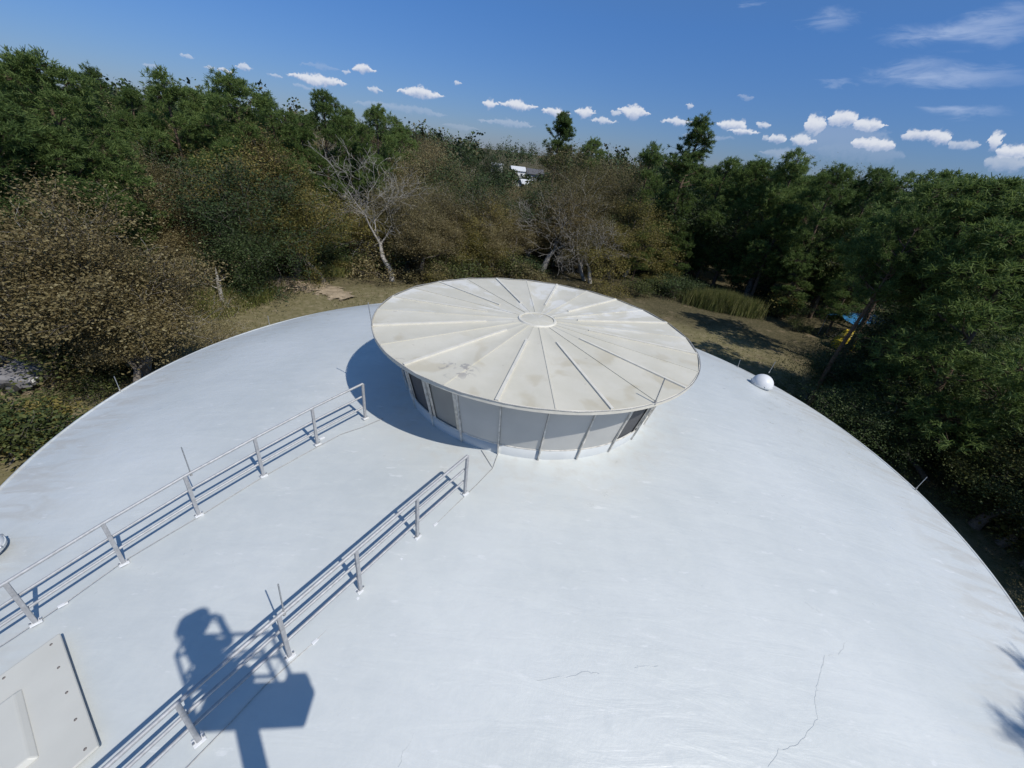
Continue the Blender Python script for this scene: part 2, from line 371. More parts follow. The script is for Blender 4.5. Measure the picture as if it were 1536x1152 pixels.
M['batten'] = simple('cream_batten', (.65, .62, .54), .55, 0, .08, 8, .1)
M['ventpost'] = simple('weathered_cream_post', (.62, .595, .54), .65, 0, .3, 14, .2)
M['hatch'] = simple('hatch_fibreglass', (.54, .535, .49), .5, 0, .05, 2.2, .08)
M['screw'] = simple('dark_screw', (.18, .16, .15), .6, .3)
def screen_mat(name, c1, c2):
    m, t, b = new_mat(name); n = t.nodes.new; l = t.links.new
    tcn = n('ShaderNodeTexCoord'); q = n('ShaderNodeTexNoise'); q.inputs['Scale'].default_value = 2.5; q.inputs['Detail'].default_value = 4; l(tcn.outputs['Object'], q.inputs['Vector'])
    rp = n('ShaderNodeValToRGB'); rp.color_ramp.elements[0].position = .3; rp.color_ramp.elements[1].position = .7
    rp.color_ramp.elements[0].color = (*c1, 1); rp.color_ramp.elements[1].color = (*c2, 1); l(q.outputs['Fac'], rp.inputs[0]); l(rp.outputs[0], b.inputs['Base Color'])
    b.inputs['Roughness'].default_value = .7
    lw = n('ShaderNodeTexWave'); lw.inputs['Scale'].default_value = 60; lw.inputs['Distortion'].default_value = 0; l(tcn.outputs['Object'], lw.inputs['Vector'])
    bm = n('ShaderNodeBump'); bm.inputs['Strength'].default_value = .15; bm.inputs['Distance'].default_value = .003; l(lw.outputs['Fac'], bm.inputs['Height']); l(bm.outputs[0], b.inputs['Normal'])
    return m
M['screen'] = screen_mat('insect_screen', (.07, .072, .078), (.10, .10, .105)); M['greyscreen'] = screen_mat('grey_screen', (.27, .265, .245), (.32, .315, .29)); M['sheet'] = screen_mat('pale_sheet', (.47, .47, .45), (.54, .535, .51))

# ------------------------------------------------------------------ ground and path
def ground_mat():
    m, t, b = new_mat('woodland_ground'); n = t.nodes.new; l = t.links.new
    tcn = n('ShaderNodeTexCoord'); ob = tcn.outputs['Object']
    def nzz(scale, detail, rough=.6, dist=0.):
        q = n('ShaderNodeTexNoise'); q.inputs['Scale'].default_value = scale; q.inputs['Detail'].default_value = detail; q.inputs['Roughness'].default_value = rough; q.inputs['Distortion'].default_value = dist
        l(ob, q.inputs['Vector']); return q.outputs['Fac']
    def ramp(v, stops):
        rp = n('ShaderNodeValToRGB'); cr = rp.color_ramp
        while len(cr.elements) < len(stops): cr.elements.new(.5)
        for e, (p, c) in zip(cr.elements, stops): e.position = p; e.color = (*c, 1)
        l(v, rp.inputs[0]); return rp.outputs[0]
    grass = ramp(nzz(2.2, 8, .7), [(.3, (.12, .112, .052)), (.5, (.175, .155, .082)), (.68, (.26, .22, .14))])
    litter = ramp(nzz(5, 8, .75), [(.3, (.04, .042, .02)), (.5, (.085, .074, .04)), (.75, (.18, .15, .095))])
    sx = n('ShaderNodeSeparateXYZ'); l(ob, sx.inputs[0])
    cxy = n('ShaderNodeCombineXYZ'); l(sx.outputs[0], cxy.inputs[0]); l(sx.outputs[1], cxy.inputs[1])
    ln = n('ShaderNodeVectorMath'); ln.operation = 'LENGTH'; l(cxy.outputs[0], ln.inputs[0])
    ad = n('ShaderNodeMath'); ad.operation = 'MULTIPLY_ADD'; l(nzz(.25, 4), ad.inputs[0]); ad.inputs[1].default_value = 14; l(ln.outputs['Value'], ad.inputs[2])
    mrn = n('ShaderNodeMapRange'); mrn.interpolation_type = 'SMOOTHSTEP'; l(ad.outputs[0], mrn.inputs[0]); mrn.inputs[1].default_value = 36; mrn.inputs[2].default_value = 42
    mx = n('ShaderNodeMix'); mx.data_type = 'RGBA'; l(mrn.outputs[0], mx.inputs[0]); l(grass, mx.inputs[6]); l(litter, mx.inputs[7])
    # bare sandy patches
    mr2 = n('ShaderNodeMapRange'); mr2.interpolation_type = 'SMOOTHSTEP'; l(nzz(.55, 7, .65, .5), mr2.inputs[0]); mr2.inputs[1].default_value = .55; mr2.inputs[2].default_value = .68; mr2.inputs[4].default_value = .6
    mx2 = n('ShaderNodeMix'); mx2.data_type = 'RGBA'; l(mr2.outputs[0], mx2.inputs[0]); l(mx.outputs[2], mx2.inputs[6]); mx2.inputs[7].default_value = (.22, .17, .11, 1)
    l(mx2.outputs[2], b.inputs['Base Color']); b.inputs['Roughness'].default_value = .95; b.inputs['Specular IOR Level'].default_value = .1
    bm = n('ShaderNodeBump'); bm.inputs['Strength'].default_value = .6; bm.inputs['Distance'].default_value = .08; l(nzz(7, 6, .7), bm.inputs['Height']); l(bm.outputs[0], b.inputs['Normal'])
    return m
M['ground'] = ground_mat()
V = [(0, 0, 0)]; Fc = []
radii = [4, 8, 14, 20, 28, 38, 50, 70, 100, 160, 260, 450, 800, 1500, 3000]; na = 72
rnd = random.Random(2)
for r_ in radii:
    for k in range(na):
        a = 2*PI*k/na; h = 0 if r_ < 16 else rnd.uniform(-.12, .12) if r_ < 120 else rnd.uniform(-.5, .3)
        V.append((r_*math.cos(a), r_*math.sin(a), h))
for k in range(na): Fc.append((0, 1+k, 1+(k+1) % na))
for i in range(len(radii)-1):
    for k in range(na): k2 = (k+1) % na; Fc.append((1+i*na+k, 1+(i+1)*na+k, 1+(i+1)*na+k2, 1+i*na+k2))
g = MB(); g.add(V, Fc, True); go = g.build('ground', M['ground']); tag(go, 'leaf strewn woodland ground around the tank', 'ground', kind='structure')

def path_sheet(name, centre, widths, z, mat, label, seed):
    rr = random.Random(seed); c = [Vector((p[0], p[1], 0)) for p in centre]
    P = []; Wd = []
    for i in range(len(c)-1):
        for k in range(10):
            t = k/10; P.append(c[i].lerp(c[i+1], t)); Wd.append(widths[i]*(1-t)+widths[i+1]*t)
    P.append(c[-1]); Wd.append(widths[-1]); V = []; Fc = []
    for i, p in enumerate(P):
        d = (P[min(i+1, len(P)-1)]-P[max(0, i-1)]).normalized(); nn = Vector((-d.y, d.x, 0))
        w = Wd[i]
        a, b = w*(.5+rr.uniform(-.14, .14)), w*(.5+rr.uniform(-.14, .14))
        for q, hz in ((-a, -.14), (-a*.55, .0), (0, .03), (b*.55, 0.), (b, -.14)): V.append((p.x+nn.x*q, p.y+nn.y*q, z+hz))
    for i in range(len(P)-1):
        for k in range(4): Fc.append((i*5+k, i*5+k+1, (i+1)*5+k+1, (i+1)*5+k))
    o = MB().add(V, Fc, True).build(name, mat); tag(o, label, 'path', kind='structure')
    at_ = o.data.attributes.new('edge', 'FLOAT', 'POINT'); at_.data.foreach_set('value', [(1., .45, 0., .45, 1.)[i % 5] if 8 < i < len(V)-9 else 1. for i in range(len(V))]); return o
M['sand'] = simple('sandy_dirt', (.33, .265, .185), .95, 0, .35, 1.8, .4, .1)
def fade_edges(m):
    t = m.node_tree; n = t.nodes.new; l = t.links.new
    at_ = n('ShaderNodeAttribute'); at_.attribute_name = 'edge'; q = n('ShaderNodeTexNoise'); q.inputs['Scale'].default_value = 1.5; q.inputs['Detail'].default_value = 8; q.inputs['Roughness'].default_value = .7
    tcn = n('ShaderNodeTexCoord'); l(tcn.outputs['Object'], q.inputs['Vector'])
    ad = n('ShaderNodeMath'); ad.operation = 'MULTIPLY_ADD'; l(at_.outputs['Fac'], ad.inputs[0]); ad.inputs[1].default_value = .75; q2 = n('ShaderNodeMath'); q2.operation = 'MULTIPLY_ADD'; l(q.outputs['Fac'], q2.inputs[0]); q2.inputs[1].default_value = 2.2; q2.inputs[2].default_value = -.75; l(q2.outputs[0], ad.inputs[2])
    mrn = n('ShaderNodeMapRange'); mrn.interpolation_type = 'SMOOTHSTEP'; l(ad.outputs[0], mrn.inputs[0]); mrn.inputs[1].default_value = .58; mrn.inputs[2].default_value = .95
    tr = n('ShaderNodeBsdfTransparent'); mx = n('ShaderNodeMixShader'); l(mrn.outputs[0], mx.inputs[0]); l(t.nodes['Principled BSDF'].outputs[0], mx.inputs[1]); l(tr.outputs[0], mx.inputs[2]); l(mx.outputs[0], t.nodes['Material Output'].inputs[0])
fade_edges(M['sand'])
path_sheet('dirt_path', [ground_at(375, 412)[:2], ground_at(430, 424)[:2], ground_at(490, 436)[:2], ground_at(530, 452)[:2]], [4.4, 4.6, 3.8, 1.6], .13, M['sand'], 'pale sandy track bending into the woods left of the vent', 3)
path_sheet('dirt_path', [ground_at(-150, 650)[:2], ground_at(0, 585)[:2], ground_at(90, 572)[:2], ground_at(150, 545)[:2]], [3.2, 2.6, 2., 1.], .13, M['sand'], 'narrow strip of orange dirt near the parked car', 4)

# ------------------------------------------------------------------ water tank
tank = empty('water_tank'); tag(tank, 'round white water storage tank with a shallow domed roof', 'water tank')
def dome_mesh():
    nr, na = 90, 240; V = [(0, 0, APEX)]; Fc = []
    rg = np.random.RandomState(4)
    ph = rg.uniform(0, 6.28, (14, 2)); kk = rg.uniform(.6, 2.6, 14); ang = rg.uniform(0, 6.28, 14)
    for i in range(1, nr+1):
        r_ = (RIM-.02)*i/nr
        for k in range(na):
            a = 2*PI*k/na; x, y = r_*math.cos(a), r_*math.sin(a)
            h = sum(math.sin(kk[j]*(x*math.cos(ang[j])+y*math.sin(ang[j]))+ph[j, 0]) for j in range(14))*.0022
            V.append((x, y, dz(x, y)+h))
    for k in range(na): Fc.append((0, 1+k, 1+(k+1) % na))
    for i in range(nr-1):
        for k in range(na): k2 = (k+1) % na; Fc.append((1+i*na+k, 1+(i+1)*na+k, 1+(i+1)*na+k2, 1+i*na+k2))
    return MB().add(V, Fc, True)
dome_mesh().build('domed_roof', M['dome'], tank)
ez = dz(RIM, 0)
MB().lathe([(RIM-.02, -.01), (RIM-.015, .004), (RIM+.0, .007), (RIM+.02, .004), (RIM+.028, -.01), (RIM+.028, -.16), (RIM+.01, -.18)], 240, (0, 0, ez)).build('roof_edge', M['dome'], tank)
MB().lathe([(RIM+.0, ez-.14), (RIM+.0, -.2)], 160).build('tank_wall', M['wall'], tank)
# conductor that follows the edge, a hand's breadth in
def strip(pts, w, lift, name, mat, parent, smooth=True):
    V = []; Fc = []
    for i, p in enumerate(pts):
        p = Vector(p); d = (Vector(pts[min(i+1, len(pts)-1)])-Vector(pts[max(i-1, 0)])); d.z = 0; d.normalize(); nn = Vector((-d.y, d.x, 0))
        for q in (-w/2, w/2):
            x, y = p.x+nn.x*q, p.y+nn.y*q; V.append((x, y, dz(x, y)+lift))
    for i in range(len(pts)-1): Fc.append((2*i, 2*i+1, 2*i+3, 2*i+2))
    return MB().add(V, Fc).build(name, mat, parent)
def crop_px(pts, ox, oy, s): return [(ox+x*s, oy+y*s) for x, y in pts]
CRK = [crop_px([(690,0),(660,50),(640,170),(620,300),(612,390),(600,395),(550,465),(485,470),(462,560),(445,640),(430,690),(450,800),(395,880),(330,955),(240,970),(185,1060)], 1100, 850, .2839),
       crop_px([(165,595),(210,650),(275,735),(235,800),(205,879)], 520, 820, .3776), crop_px([(310,660),(345,655),(380,632),(420,610)], 520, 820, .3776),
       crop_px([(760,530),(870,518),(960,500),(1005,508)], 520, 820, .3776), crop_px([(1150,485),(1165,475),(1240,475)], 520, 820, .3776), crop_px([(475,556),(520,565),(560,571)], 520, 820, .3776),
       crop_px([(380,190),(420,220),(460,245)], 1100, 850, .2839)]
for pl in CRK:
    P = [dome_at(*q) for q in pl]; Q = []
    rr = random.Random(len(pl))
    for i in range(len(P)-1):
        for k in range(4):
            t = k/4; v = P[i]*(1-t)+P[i+1]*t; Q.append(v+np.array([rr.uniform(-.01, .01), rr.uniform(-.01, .01), 0]))
    Q.append(P[-1]); strip(Q, .0022, .0075, 'hairline_crack', M['crack'], tank)

# ------------------------------------------------------------------ vent house on the crown of the dome
vent = empty('roof_vent', (0, 0, 8.0)); tag(vent, 'large round cream vent with overhanging cap and grey screens on the dome crown', 'roof vent')
VZ = 8.0; CE = 9.18-VZ; CR = 2.63; A0 = R(20.5)
RB, RT, ZB, ZT = 2.10, 2.37, .0, 1.13
def wr(z): return RB+(RT-RB)*(z-ZB)/(ZT-ZB)
MB().lathe([(RB+.012, -.10), (RB+.012, -.02), (wr(.20)+.012, .20), (wr(.20)-.05, .205)], 96).build('base_curb', M['white'], vent)
MB().lathe([(1.95, -.1), (2.1, 1.1)], 48).build('inner_liner', simple('dark_liner', (.06, .06, .065), .8), vent)
ap = lambda r_: CE+.085*(1-r_/CR)
for k in range(24):
    a = A0+R(15)*k; a1 = a+R(15)
    e = .0012
    # wedge roof panel, its own edges, joint left open
    b = MB(); V = []; rs = [.28, .9, 1.5, 2.1, CR]
    lift = .0012*((k*7) % 3)
    for r_ in rs:
        for q in range(5):
            aa = a+e/max(r_, .3)*1.2+(a1-a-2.4*e/max(r_, .3))*q/4
            V.append((r_*math.cos(aa), r_*math.sin(aa), ap(r_)+lift-(.012*math.sin(PI*q/4) if r_ > .4 else 0)))
    Fc = [(i*5+q, (i+1)*5+q, (i+1)*5+q+1, i*5+q+1) for i in range(4) for q in range(4)]
    n0 = len(V); V2 = [(x, y, z-.035) for x, y, z in V]
    b.add(V, Fc, True); b.add(V2, [f[::-1] for f in Fc], True)
    edge = [V[20+q] for q in range(5)]+[V2[20+q] for q in range(5)]
    b.add(edge, [(q, 5+q, 6+q, q+1) for q in range(4)])
    s0 = [V[i*5] for i in range(5)]+[V2[i*5] for i in range(5)]; b.add(s0, [(i, 5+i, 6+i, i+1) for i in range(4)])
    s1 = [V[i*5+4] for i in range(5)]+[V2[i*5+4] for i in range(5)]; b.add(s1, [(i, i+1, 6+i, 5+i) for i in range(4)])
    b.build('cap_panel', M['cap'], vent)
    # raised batten over every other joint, flat cover strip on the rest
    if k % 2 == 0:
        w, h, ra = .022, .015, .88 if k not in (0, 14) else .75
    else:
        w, h, ra = .010, .002, .36
    ca, sa = math.cos(a), math.sin(a); b = MB(); V = []
    for r_ in (ra, CR-.004):
        ww = w*(.8+.35*r_/CR)
        for q, zz in ((-ww, -.02), (-ww*.8, h), (ww*.8, h), (ww, -.02)): V.append((r_*ca-q*sa, r_*sa+q*ca, ap(r_)+.006+zz))
    b.add(V, [(0, 4, 5, 1), (1, 5, 6, 2), (2, 6, 7, 3), (0, 1, 2, 3), (7, 6, 5, 4)]); b.build('batten' if k % 2 == 0 else 'cover_strip', M['batten'] if k % 2 == 0 else M['cap'], vent)
    # thin wall post on the joint line
    b = MB(); V = []
    for zz in (-.10, ZT):
        rr_ = wr(zz)+.004 if zz > 0 else wr(0)+.012
        for dr, q in ((-.02, -.009), (.010, -.009), (.010, .009), (-.02, .009)): V.append(((rr_+dr)*ca-q*sa, (rr_+dr)*sa+q*ca, zz))
    b.add(V, [(0, 1, 2, 3)[::-1], (4, 5, 6, 7), (0, 1, 5, 4), (1, 2, 6, 5), (2, 3, 7, 6), (3, 0, 4, 7)]); b.build('wall_post', M['ventpost'], vent)
    # bays: pale sheets over the near ones, dark insect screen in the others
    am = (math.degrees(a)+7.5) % 360
    if 246 < am < 306:
        MB().lathe([(wr(.205)+.002, .205), (wr(1.10)+.002, 1.10)], 6, a0=a+R(.3), a1=a1-R(.3)).build('cover_sheet', M['sheet'], vent)
    else:
        fr = 1.6
        MB().lathe([(wr(.205)-.02, .205), (wr(1.10)-.02, 1.10)], 6, a0=a+R(.3), a1=a1-R(.3)).build('screen_panel', M['greyscreen'] if 231 < am < 246 else M['screen'], vent)
        for aa in (a+R(.5), a1-R(.5)-R(fr)): MB().lathe([(wr(.21)-.018, .21), (wr(.21)+.0, .21), (wr(1.1)+.0, 1.1)], 1, a0=aa, a1=aa+R(fr)).build('screen_frame', M['ventpost'], vent)
    MB().lathe([(wr(.195)+.001, .195), (wr(.195)+.010, .20), (wr(.215)+.010, .215), (wr(.215)+.001, .22)], 6, a0=a+R(.4), a1=a1-R(.4), smooth=False).build('sill_strip', M['ventpost'], vent)
MB().lathe([(0, .012), (.29, .004), (.31, -.002), (.31, -.03)], 48, (0, 0, ap(.2))).build('hub_disc', M['cap'], vent)
MB().lathe([(.285, .0), (.285, .022), (.315, .022), (.335, -.006)], 48, (0, 0, ap(.3)), smooth=False).build('hub_ring', M['batten'], vent)
MB().lathe([(CR-.008, -.05), (CR+.012, -.05), (CR+.012, -.005), (CR-.002, .004)], 120, (0, 0, CE), smooth=False).build('cap_edge', M['batten'], vent)
MB().lathe([(wr(1.08)+.0, 1.02), (wr(1.1)+.03, 1.12), (CR-.02, 1.13)], 96, smooth=False).build('soffit', M['batten'], vent)
# lightning conductor round the cap edge with clips
def loop(r_, z, n, amp, seed):
    rr = random.Random(seed); P = []
    for i in range(n+1):
        a = 2*PI*i/n; P.append((r_*math.cos(a)+rr.uniform(-amp, amp)*.2, r_*math.sin(a), z+.004*math.sin(a*24)+rr.uniform(-amp, amp)))
    P[-1] = P[0]; return P
rc = MB().tube(loop(CR+.016, CE+.004, 96, .003, 3), .006, 5, False).build('edge_cable', M['cable'], vent)
cv = empty('vent_cable', (0, 0, 0)); cv2 = None
def on_dome(pl, lift=.012): return [Vector((*dome_at(*q)[:2], dz(*dome_at(*q)[:2])+lift)) for q in pl]

# ------------------------------------------------------------------ lightning conductors lying on the dome
def conductor(px, label, clips, rad=.004):
    o = empty('lightning_cable', tuple(dome_at(*px[0]))); loc = Vector(o.location)
    P = on_dome(px); Q = []
    for i in range(len(P)-1):
        for k in range(6):
            t = k/6; v = P[i].lerp(P[i+1], t); v.z = dz(v.x, v.y)+.01; Q.append(v-loc)
    Q.append(P[-1]-loc)
    MB().tube(Q, rad, 5).build('cable_run', M['cable'], o)
    for c in clips:
        p = Vector(dome_at(*c)); p.z = dz(p.x, p.y)+.008
        MB().box((0, 0, 0), (.075, .03, .016), Matrix.Rotation(R(56), 3, 'Z')).build('cable_clip', M['sealant'], o, p-loc, .004)
    tag(o, label, 'cable', 'lightning conductors on the dome'); return o
bpy.data.objects.remove(cv)
conductor([(739,703),(715,728),(690,752),(654,787),(630,812),(605,837),(575,866),(540,896),(474,962),(396,1031),(347,1084),(282,1151),(200,1230)], 'thin grey cable with white clips running beside the near railing', [(654,787),(605,837),(540,896),(474,962)])
conductor([(575,628),(545,641),(512,652),(469,675),(395,716),(297,777),(187,842),(95,908),(19,959),(-60,1010)], 'thin grey cable lying along the foot of the far railing', [(483,658),(95,908)])
conductor([(722,676),(739,703),(748,678)], 'short loose wire forming a V at the foot of the vent', [])

# ------------------------------------------------------------------ railings
S = 1.25
right_px = [(-.552,-2.283),(-.887,-2.798),(-1.21,-3.294),(-1.536,-3.772),(-1.869,-4.243),(-2.20,-4.73),(-2.53,-5.22)]
left_px = [(-1.92,-1.273),(-2.275,-1.76),(-2.61,-2.235),(-2.95,-2.715),(-3.27,-3.19),(-3.575,-3.655),(-3.91,-4.14)]
HR = .605
def railing(pts, label, mids):
    P = [Vector((x*S, y*S, dz(x*S, y*S))) for x, y in pts]
    o = empty('handrail', tuple(P[0])); o0 = P[0]
    dirv = (P[-1]-P[0]); dirv.z = 0; dirv.normalize(); A = math.atan2(dirv.y, dirv.x); Rz = Matrix.Rotation(A, 3, 'Z')
    for i, p in enumerate(P):
        q = p-o0
        po = MB().box((0, 0, HR/2), (.036, .030, HR), Rz).build('post', M['galv'], o, q, .005)
        bp = MB().box((0, 0, .012), (.085, .07, .016), Rz).build('base_plate', M['sealant'], po, bevel=.004)
        for s_ in (-1, 1):
            MB().tube([Rz @ Vector((s_*.034, 0, .015)), Rz @ Vector((s_*.034, 0, .035))], .009, 6).build('anchor_bolt', M['alu'], po)
    for nm, h in (('top_rail', HR), ('mid_rail', HR*.63), ('bottom_rail', HR*.32)):
        pts3 = []
        for i, p in enumerate(P): pts3.append(p-o0+Vector((0, 0, h)))
        sd = Rz @ Vector((0, -.028, 0)) if nm != 'top_rail' else Vector((0, 0, .0))
        MB().tube([q+sd for q in pts3], .017 if nm == 'top_rail' else .0145, 10).build(nm, M['galv'], o)
    tag(o, label, 'railing', 'low pipe railings on the dome'); return o
railing(right_px, 'three-bar galvanised railing crossed by the shadow of a person', 2)
railing(left_px, 'three-bar galvanised railing farther from the camera, ending in the vent shadow', 2)

# ------------------------------------------------------------------ lightning rods
def rod(base, h, lean, label, bracket=.0, r_=.0065):
    b = Vector(base); o = empty('lightning_rod', tuple(b))
    tip = Vector((lean[0], lean[1], h))
    MB().tube([Vector((0, 0, 0)), tip*.97, tip], [r_, r_*.9, r_*.35], 6).build('air_terminal', M['alu'], o)
    MB().tube([Vector((0, 0, -.02)), tip*.10], r_*1.9, 6).build('clamp', M['cable'], o)
    tag(o, label, 'lightning rod', 'lightning rods on the tank'); return o
def rim_pt(px, py):
    p = dome_at(px, py); a = math.atan2(p[1], p[0]); r_ = RIM-.01; return (r_*math.cos(a), r_*math.sin(a), ez+.03)
rod(rim_pt(413, 488), .24, (.0, 0), 'thin lightning rod on the far roof edge above the grassy clearing')
rod(rim_pt(183, 587), .30, (0, 0), 'thin lightning rod on the left roof edge against brown foliage')
rod(rim_pt(1380, 738), .30, (.03, 0), 'thin lightning rod on the right roof edge against dark woods')
rod(rim_pt(1098, 549), .22, (-.02, 0), 'short lightning rod on the roof edge left of the hood')
def rail_pt(pts, seg, t, h):
    a, b = pts[seg], pts[seg+1]; x, y = (a[0]*(1-t)+b[0]*t)*S, (a[1]*(1-t)+b[1]*t)*S; return (x, y, dz(x, y)+h)
rod(rail_pt(left_px, 3, -.08, HR-.02), .36, (-.02, .02), 'thin rod clamped to the far railing\'s top bar')
rod(rail_pt(right_px, 3, -.06, HR-.02), .36, (.0, .02), 'thin rod clamped to the near railing\'s top bar')
def cap_pt(ang): return ((CR+.005)*math.cos(ang), (CR+.005)*math.sin(ang), VZ+CE+.0)
rod(cap_pt(R(304.5)), .36, (.02, .0), 'thin rod with bracket standing on the near edge of the vent cap', r_=.008)
rod(cap_pt(R(201)), .36, (-.04, .0), 'thin rod at the left edge of the vent cap', r_=.007)

# ------------------------------------------------------------------ hatch
hu = Vector((.823, -.568, 0)); hv = Vector((-.568, -.823, 0))
TL = Vector((-4.06, -4.66, 0)); 
hc = TL+hu*.625+hv*.7; 
slope = Vector((2*KD*hc.x, 2*KD*hc.y, 1)).normalized()
ex = (hu-slope*hu.dot(slope)).normalized(); ey = slope.cross(ex)
hatch = empty('roof_hatch'); hatch.matrix_world = Matrix(((ex.x, ey.x, slope.x, hc.x), (ex.y, ey.y, slope.y, hc.y), (ex.z, ey.z, slope.z, dz(hc.x, hc.y)), (0, 0, 0, 1)))
MB().box((0, 0, .03), (1.21, 1.36, .03)).build('hatch_curb', M['white'], hatch, bevel=.01)
MB().box((0, 0, .045), (1.27, 1.42, .026)).build('lid', M['hatch'], hatch, bevel=.012)
MB().box((0, 0, .078), (.70, .82, .04), taper=.9).build('raised_lid_panel', M['hatch'], hatch, bevel=.012)
for i in range(5):
    for sgn in (-1, 1):
        MB().lathe([(0, .006), (.009, .004), (.012, 0)], 8).build('screw', M['screw'], hatch, ((i-2)*.285, sgn*.64, .0585))
        if i not in (0, 4): MB().lathe([(0, .006), (.009, .004), (.012, 0)], 8).build('screw', M['screw'], hatch, (sgn*.575, (i-2)*.32, .0585))
tag(hatch, 'beige fibreglass hatch cover with raised panel and screws in the lower left', 'hatch')

# ------------------------------------------------------------------ mushroom hoods near the edge
def hood(loc, r_, label):
    o = empty('vent_hood', loc)
    prof = [(r_*math.cos(t), r_*.95*math.sin(t)) for t in np.linspace(0, PI/2, 12)]
    MB().lathe([(r_*.97, -.02)]+[(a, b) for a, b in prof], 40, (0, 0, .16)).build('dome_cover', M['sealant'], o)
    MB().lathe([(r_*.97, -.02), (r_*1.05, -.02), (r_*1.05, .012), (r_*.98, .015)], 40, (0, 0, .155), smooth=False).build('rim_flange', M['white'], o)
    MB().lathe([(r_*.8, -.25), (r_*.8, .15)], 32).build('neck', M['white'], o)
    for k in range(6):
        a = k*PI/3+.3; MB().lathe([(0, .02), (.014, .018), (.016, 0)], 6, (r_*1.015*math.cos(a), r_*1.015*math.sin(a), .165)).build('bolt', M['alu'], o)
    tag(o, label, 'vent hood', 'domed vent hoods'); return o
hp = dome_at(1141, 580); hood((hp[0], hp[1], dz(hp[0], hp[1])-.07), .245, 'small white half-round hood on the right edge of the dome')
hp2 = dome_at(-24, 838); hood((hp2[0], hp2[1], dz(hp2[0], hp2[1])-.02), .2, 'small white half-round hood cut off by the left picture edge')
q = Vector((hp[0], hp[1], dz(hp[0], hp[1])))
rod(q+Vector((.12, .12, .36)), .30, (.03, .0), 'thin rod rising from the right side of the white hood')

#TREES#
# ------------------------------------------------------------------ vegetation: generators
BARK = {'pine': simple('pine_bark', (.13, .095, .07), .95, 0, .35, 9, .5, .1), 'oak': simple('oak_bark', (.16, .14, .12), .95, 0, .3, 9, .5, .1),
        'pale': simple('pale_lichen_bark', (.35, .33, .30), .95, 0, .3, 5, .4, .1), 'dead': simple('dead_wood', (.32, .30, .27), .95, 0, .3, 7, .4, .1)}
LEAF = {'pine': leaf_mat('pine_needles', [(.0, (.065, .105, .03)), (.45, (.125, .19, .05)), (1., (.21, .28, .088))], .45),
        'pine_blue': leaf_mat('dark_pine_needles', [(.0, (.055, .092, .028)), (.5, (.11, .17, .046)), (1., (.185, .25, .076))], .45),
        'brown': leaf_mat('brown_oak_leaves', [(.0, (.085, .064, .027)), (.35, (.145, .113, .047)), (.7, (.20, .162, .07)), (1., (.31, .265, .14))], .3),
        'rust': leaf_mat('rusty_green_leaves', [(.0, (.075, .070, .028)), (.35, (.13, .115, .046)), (.7, (.18, .15, .066)), (1., (.26, .22, .12))], .3),
        'olive': leaf_mat('olive_yellow_leaves', [(.0, (.10, .096, .024)), (.4, (.165, .15, .038)), (.75, (.22, .185, .052)), (1., (.30, .245, .085))], .34),
        'dark': leaf_mat('dark_evergreen_leaves', [(.0, (.022, .038, .014)), (.5, (.042, .068, .024)), (1., (.080, .110, .036))], .2),
        'far': leaf_mat('far_canopy_leaves', [(.0, (.028, .052, .022)), (.5, (.05, .082, .03)), (.85, (.075, .105, .04)), (1., (.11, .10, .05))], .2),
        'green': leaf_mat('mid_green_leaves', [(.0, (.050, .066, .021)), (.5, (.09, .11, .034)), (1., (.15, .165, .055))], .32)}

def unit(v): return v/np.maximum(np.linalg.norm(v, axis=-1, keepdims=True), 1e-9)
def segs_mesh(name, segs, n, mat):
    """segs: list of (p0,p1,r0,r1) -> n sided open prisms"""
    A = np.array([s[0] for s in segs]); B = np.array([s[1] for s in segs]); ra = np.array([s[2] for s in segs]); rb = np.array([s[3] for s in segs])
    t = unit(B-A); ref = np.where(np.abs(t[:, 2:3]) < .9, np.array([[0, 0, 1.]]), np.array([[1., 0, 0]])); u = unit(np.cross(t, ref)); w = np.cross(t, u)
    m = len(segs); ang = np.arange(n)*2*PI/n
    ring = u[:, None]*np.cos(ang)[None, :, None]+w[:, None]*np.sin(ang)[None, :, None]
    V = np.concatenate([A[:, None]+ring*ra[:, None, None], B[:, None]+ring*rb[:, None, None]], 1).reshape(-1, 3)
    i = np.arange(m)[:, None]*2*n; k = np.arange(n)[None]; k2 = (k+1) % n
    Fc = np.stack([i+k, i+k2, i+n+k2, i+n+k], -1).reshape(-1, 4)
    return mesh_np(name, V, Fc, mat, True)
def leaves_mesh(name, C, rg, size, mat, aspect=.55, up=.3, out=None):
    n = len(C); nrm = rg.normal(size=(n, 3)); nrm[:, 2] = np.abs(nrm[:, 2])+up; nrm = unit(nrm)
    t = unit(np.cross(nrm, rg.normal(size=(n, 3)))); b = np.cross(nrm, t); s = size*rg.uniform(.4, 1.45, (n, 1))
    V = np.stack([C-t*s*.5, C+b*s*aspect*.5-nrm*s*.1, C+t*s*.5, C-b*s*aspect*.5-nrm*s*.1], 1).reshape(-1, 3)
    Fc = np.arange(n*4).reshape(n, 4); return mesh_np(name, V, Fc, mat)
def needles_mesh(name, C, D, rg, per, length, width, mat):
    """tufts at C pointing along D: per thin blades each, joined into islands per blade"""
    n = len(C); d = D[:, None]*.8+rg.normal(size=(n, per, 3))*.8; d = unit(d); l = length*rg.uniform(.55, 1.15, (n, per, 1))
    side = unit(np.cross(d, rg.normal(size=(n, per, 3))))*width*.5; c = C[:, None]+rg.normal(size=(n, per, 3))*.05
    V = np.stack([c-side, c+side, c+d*l+side*.4, c+d*l-side*.4], 2).reshape(-1, 3)
    return mesh_np(name, V, np.arange(n*per*4).reshape(-1, 4), mat)

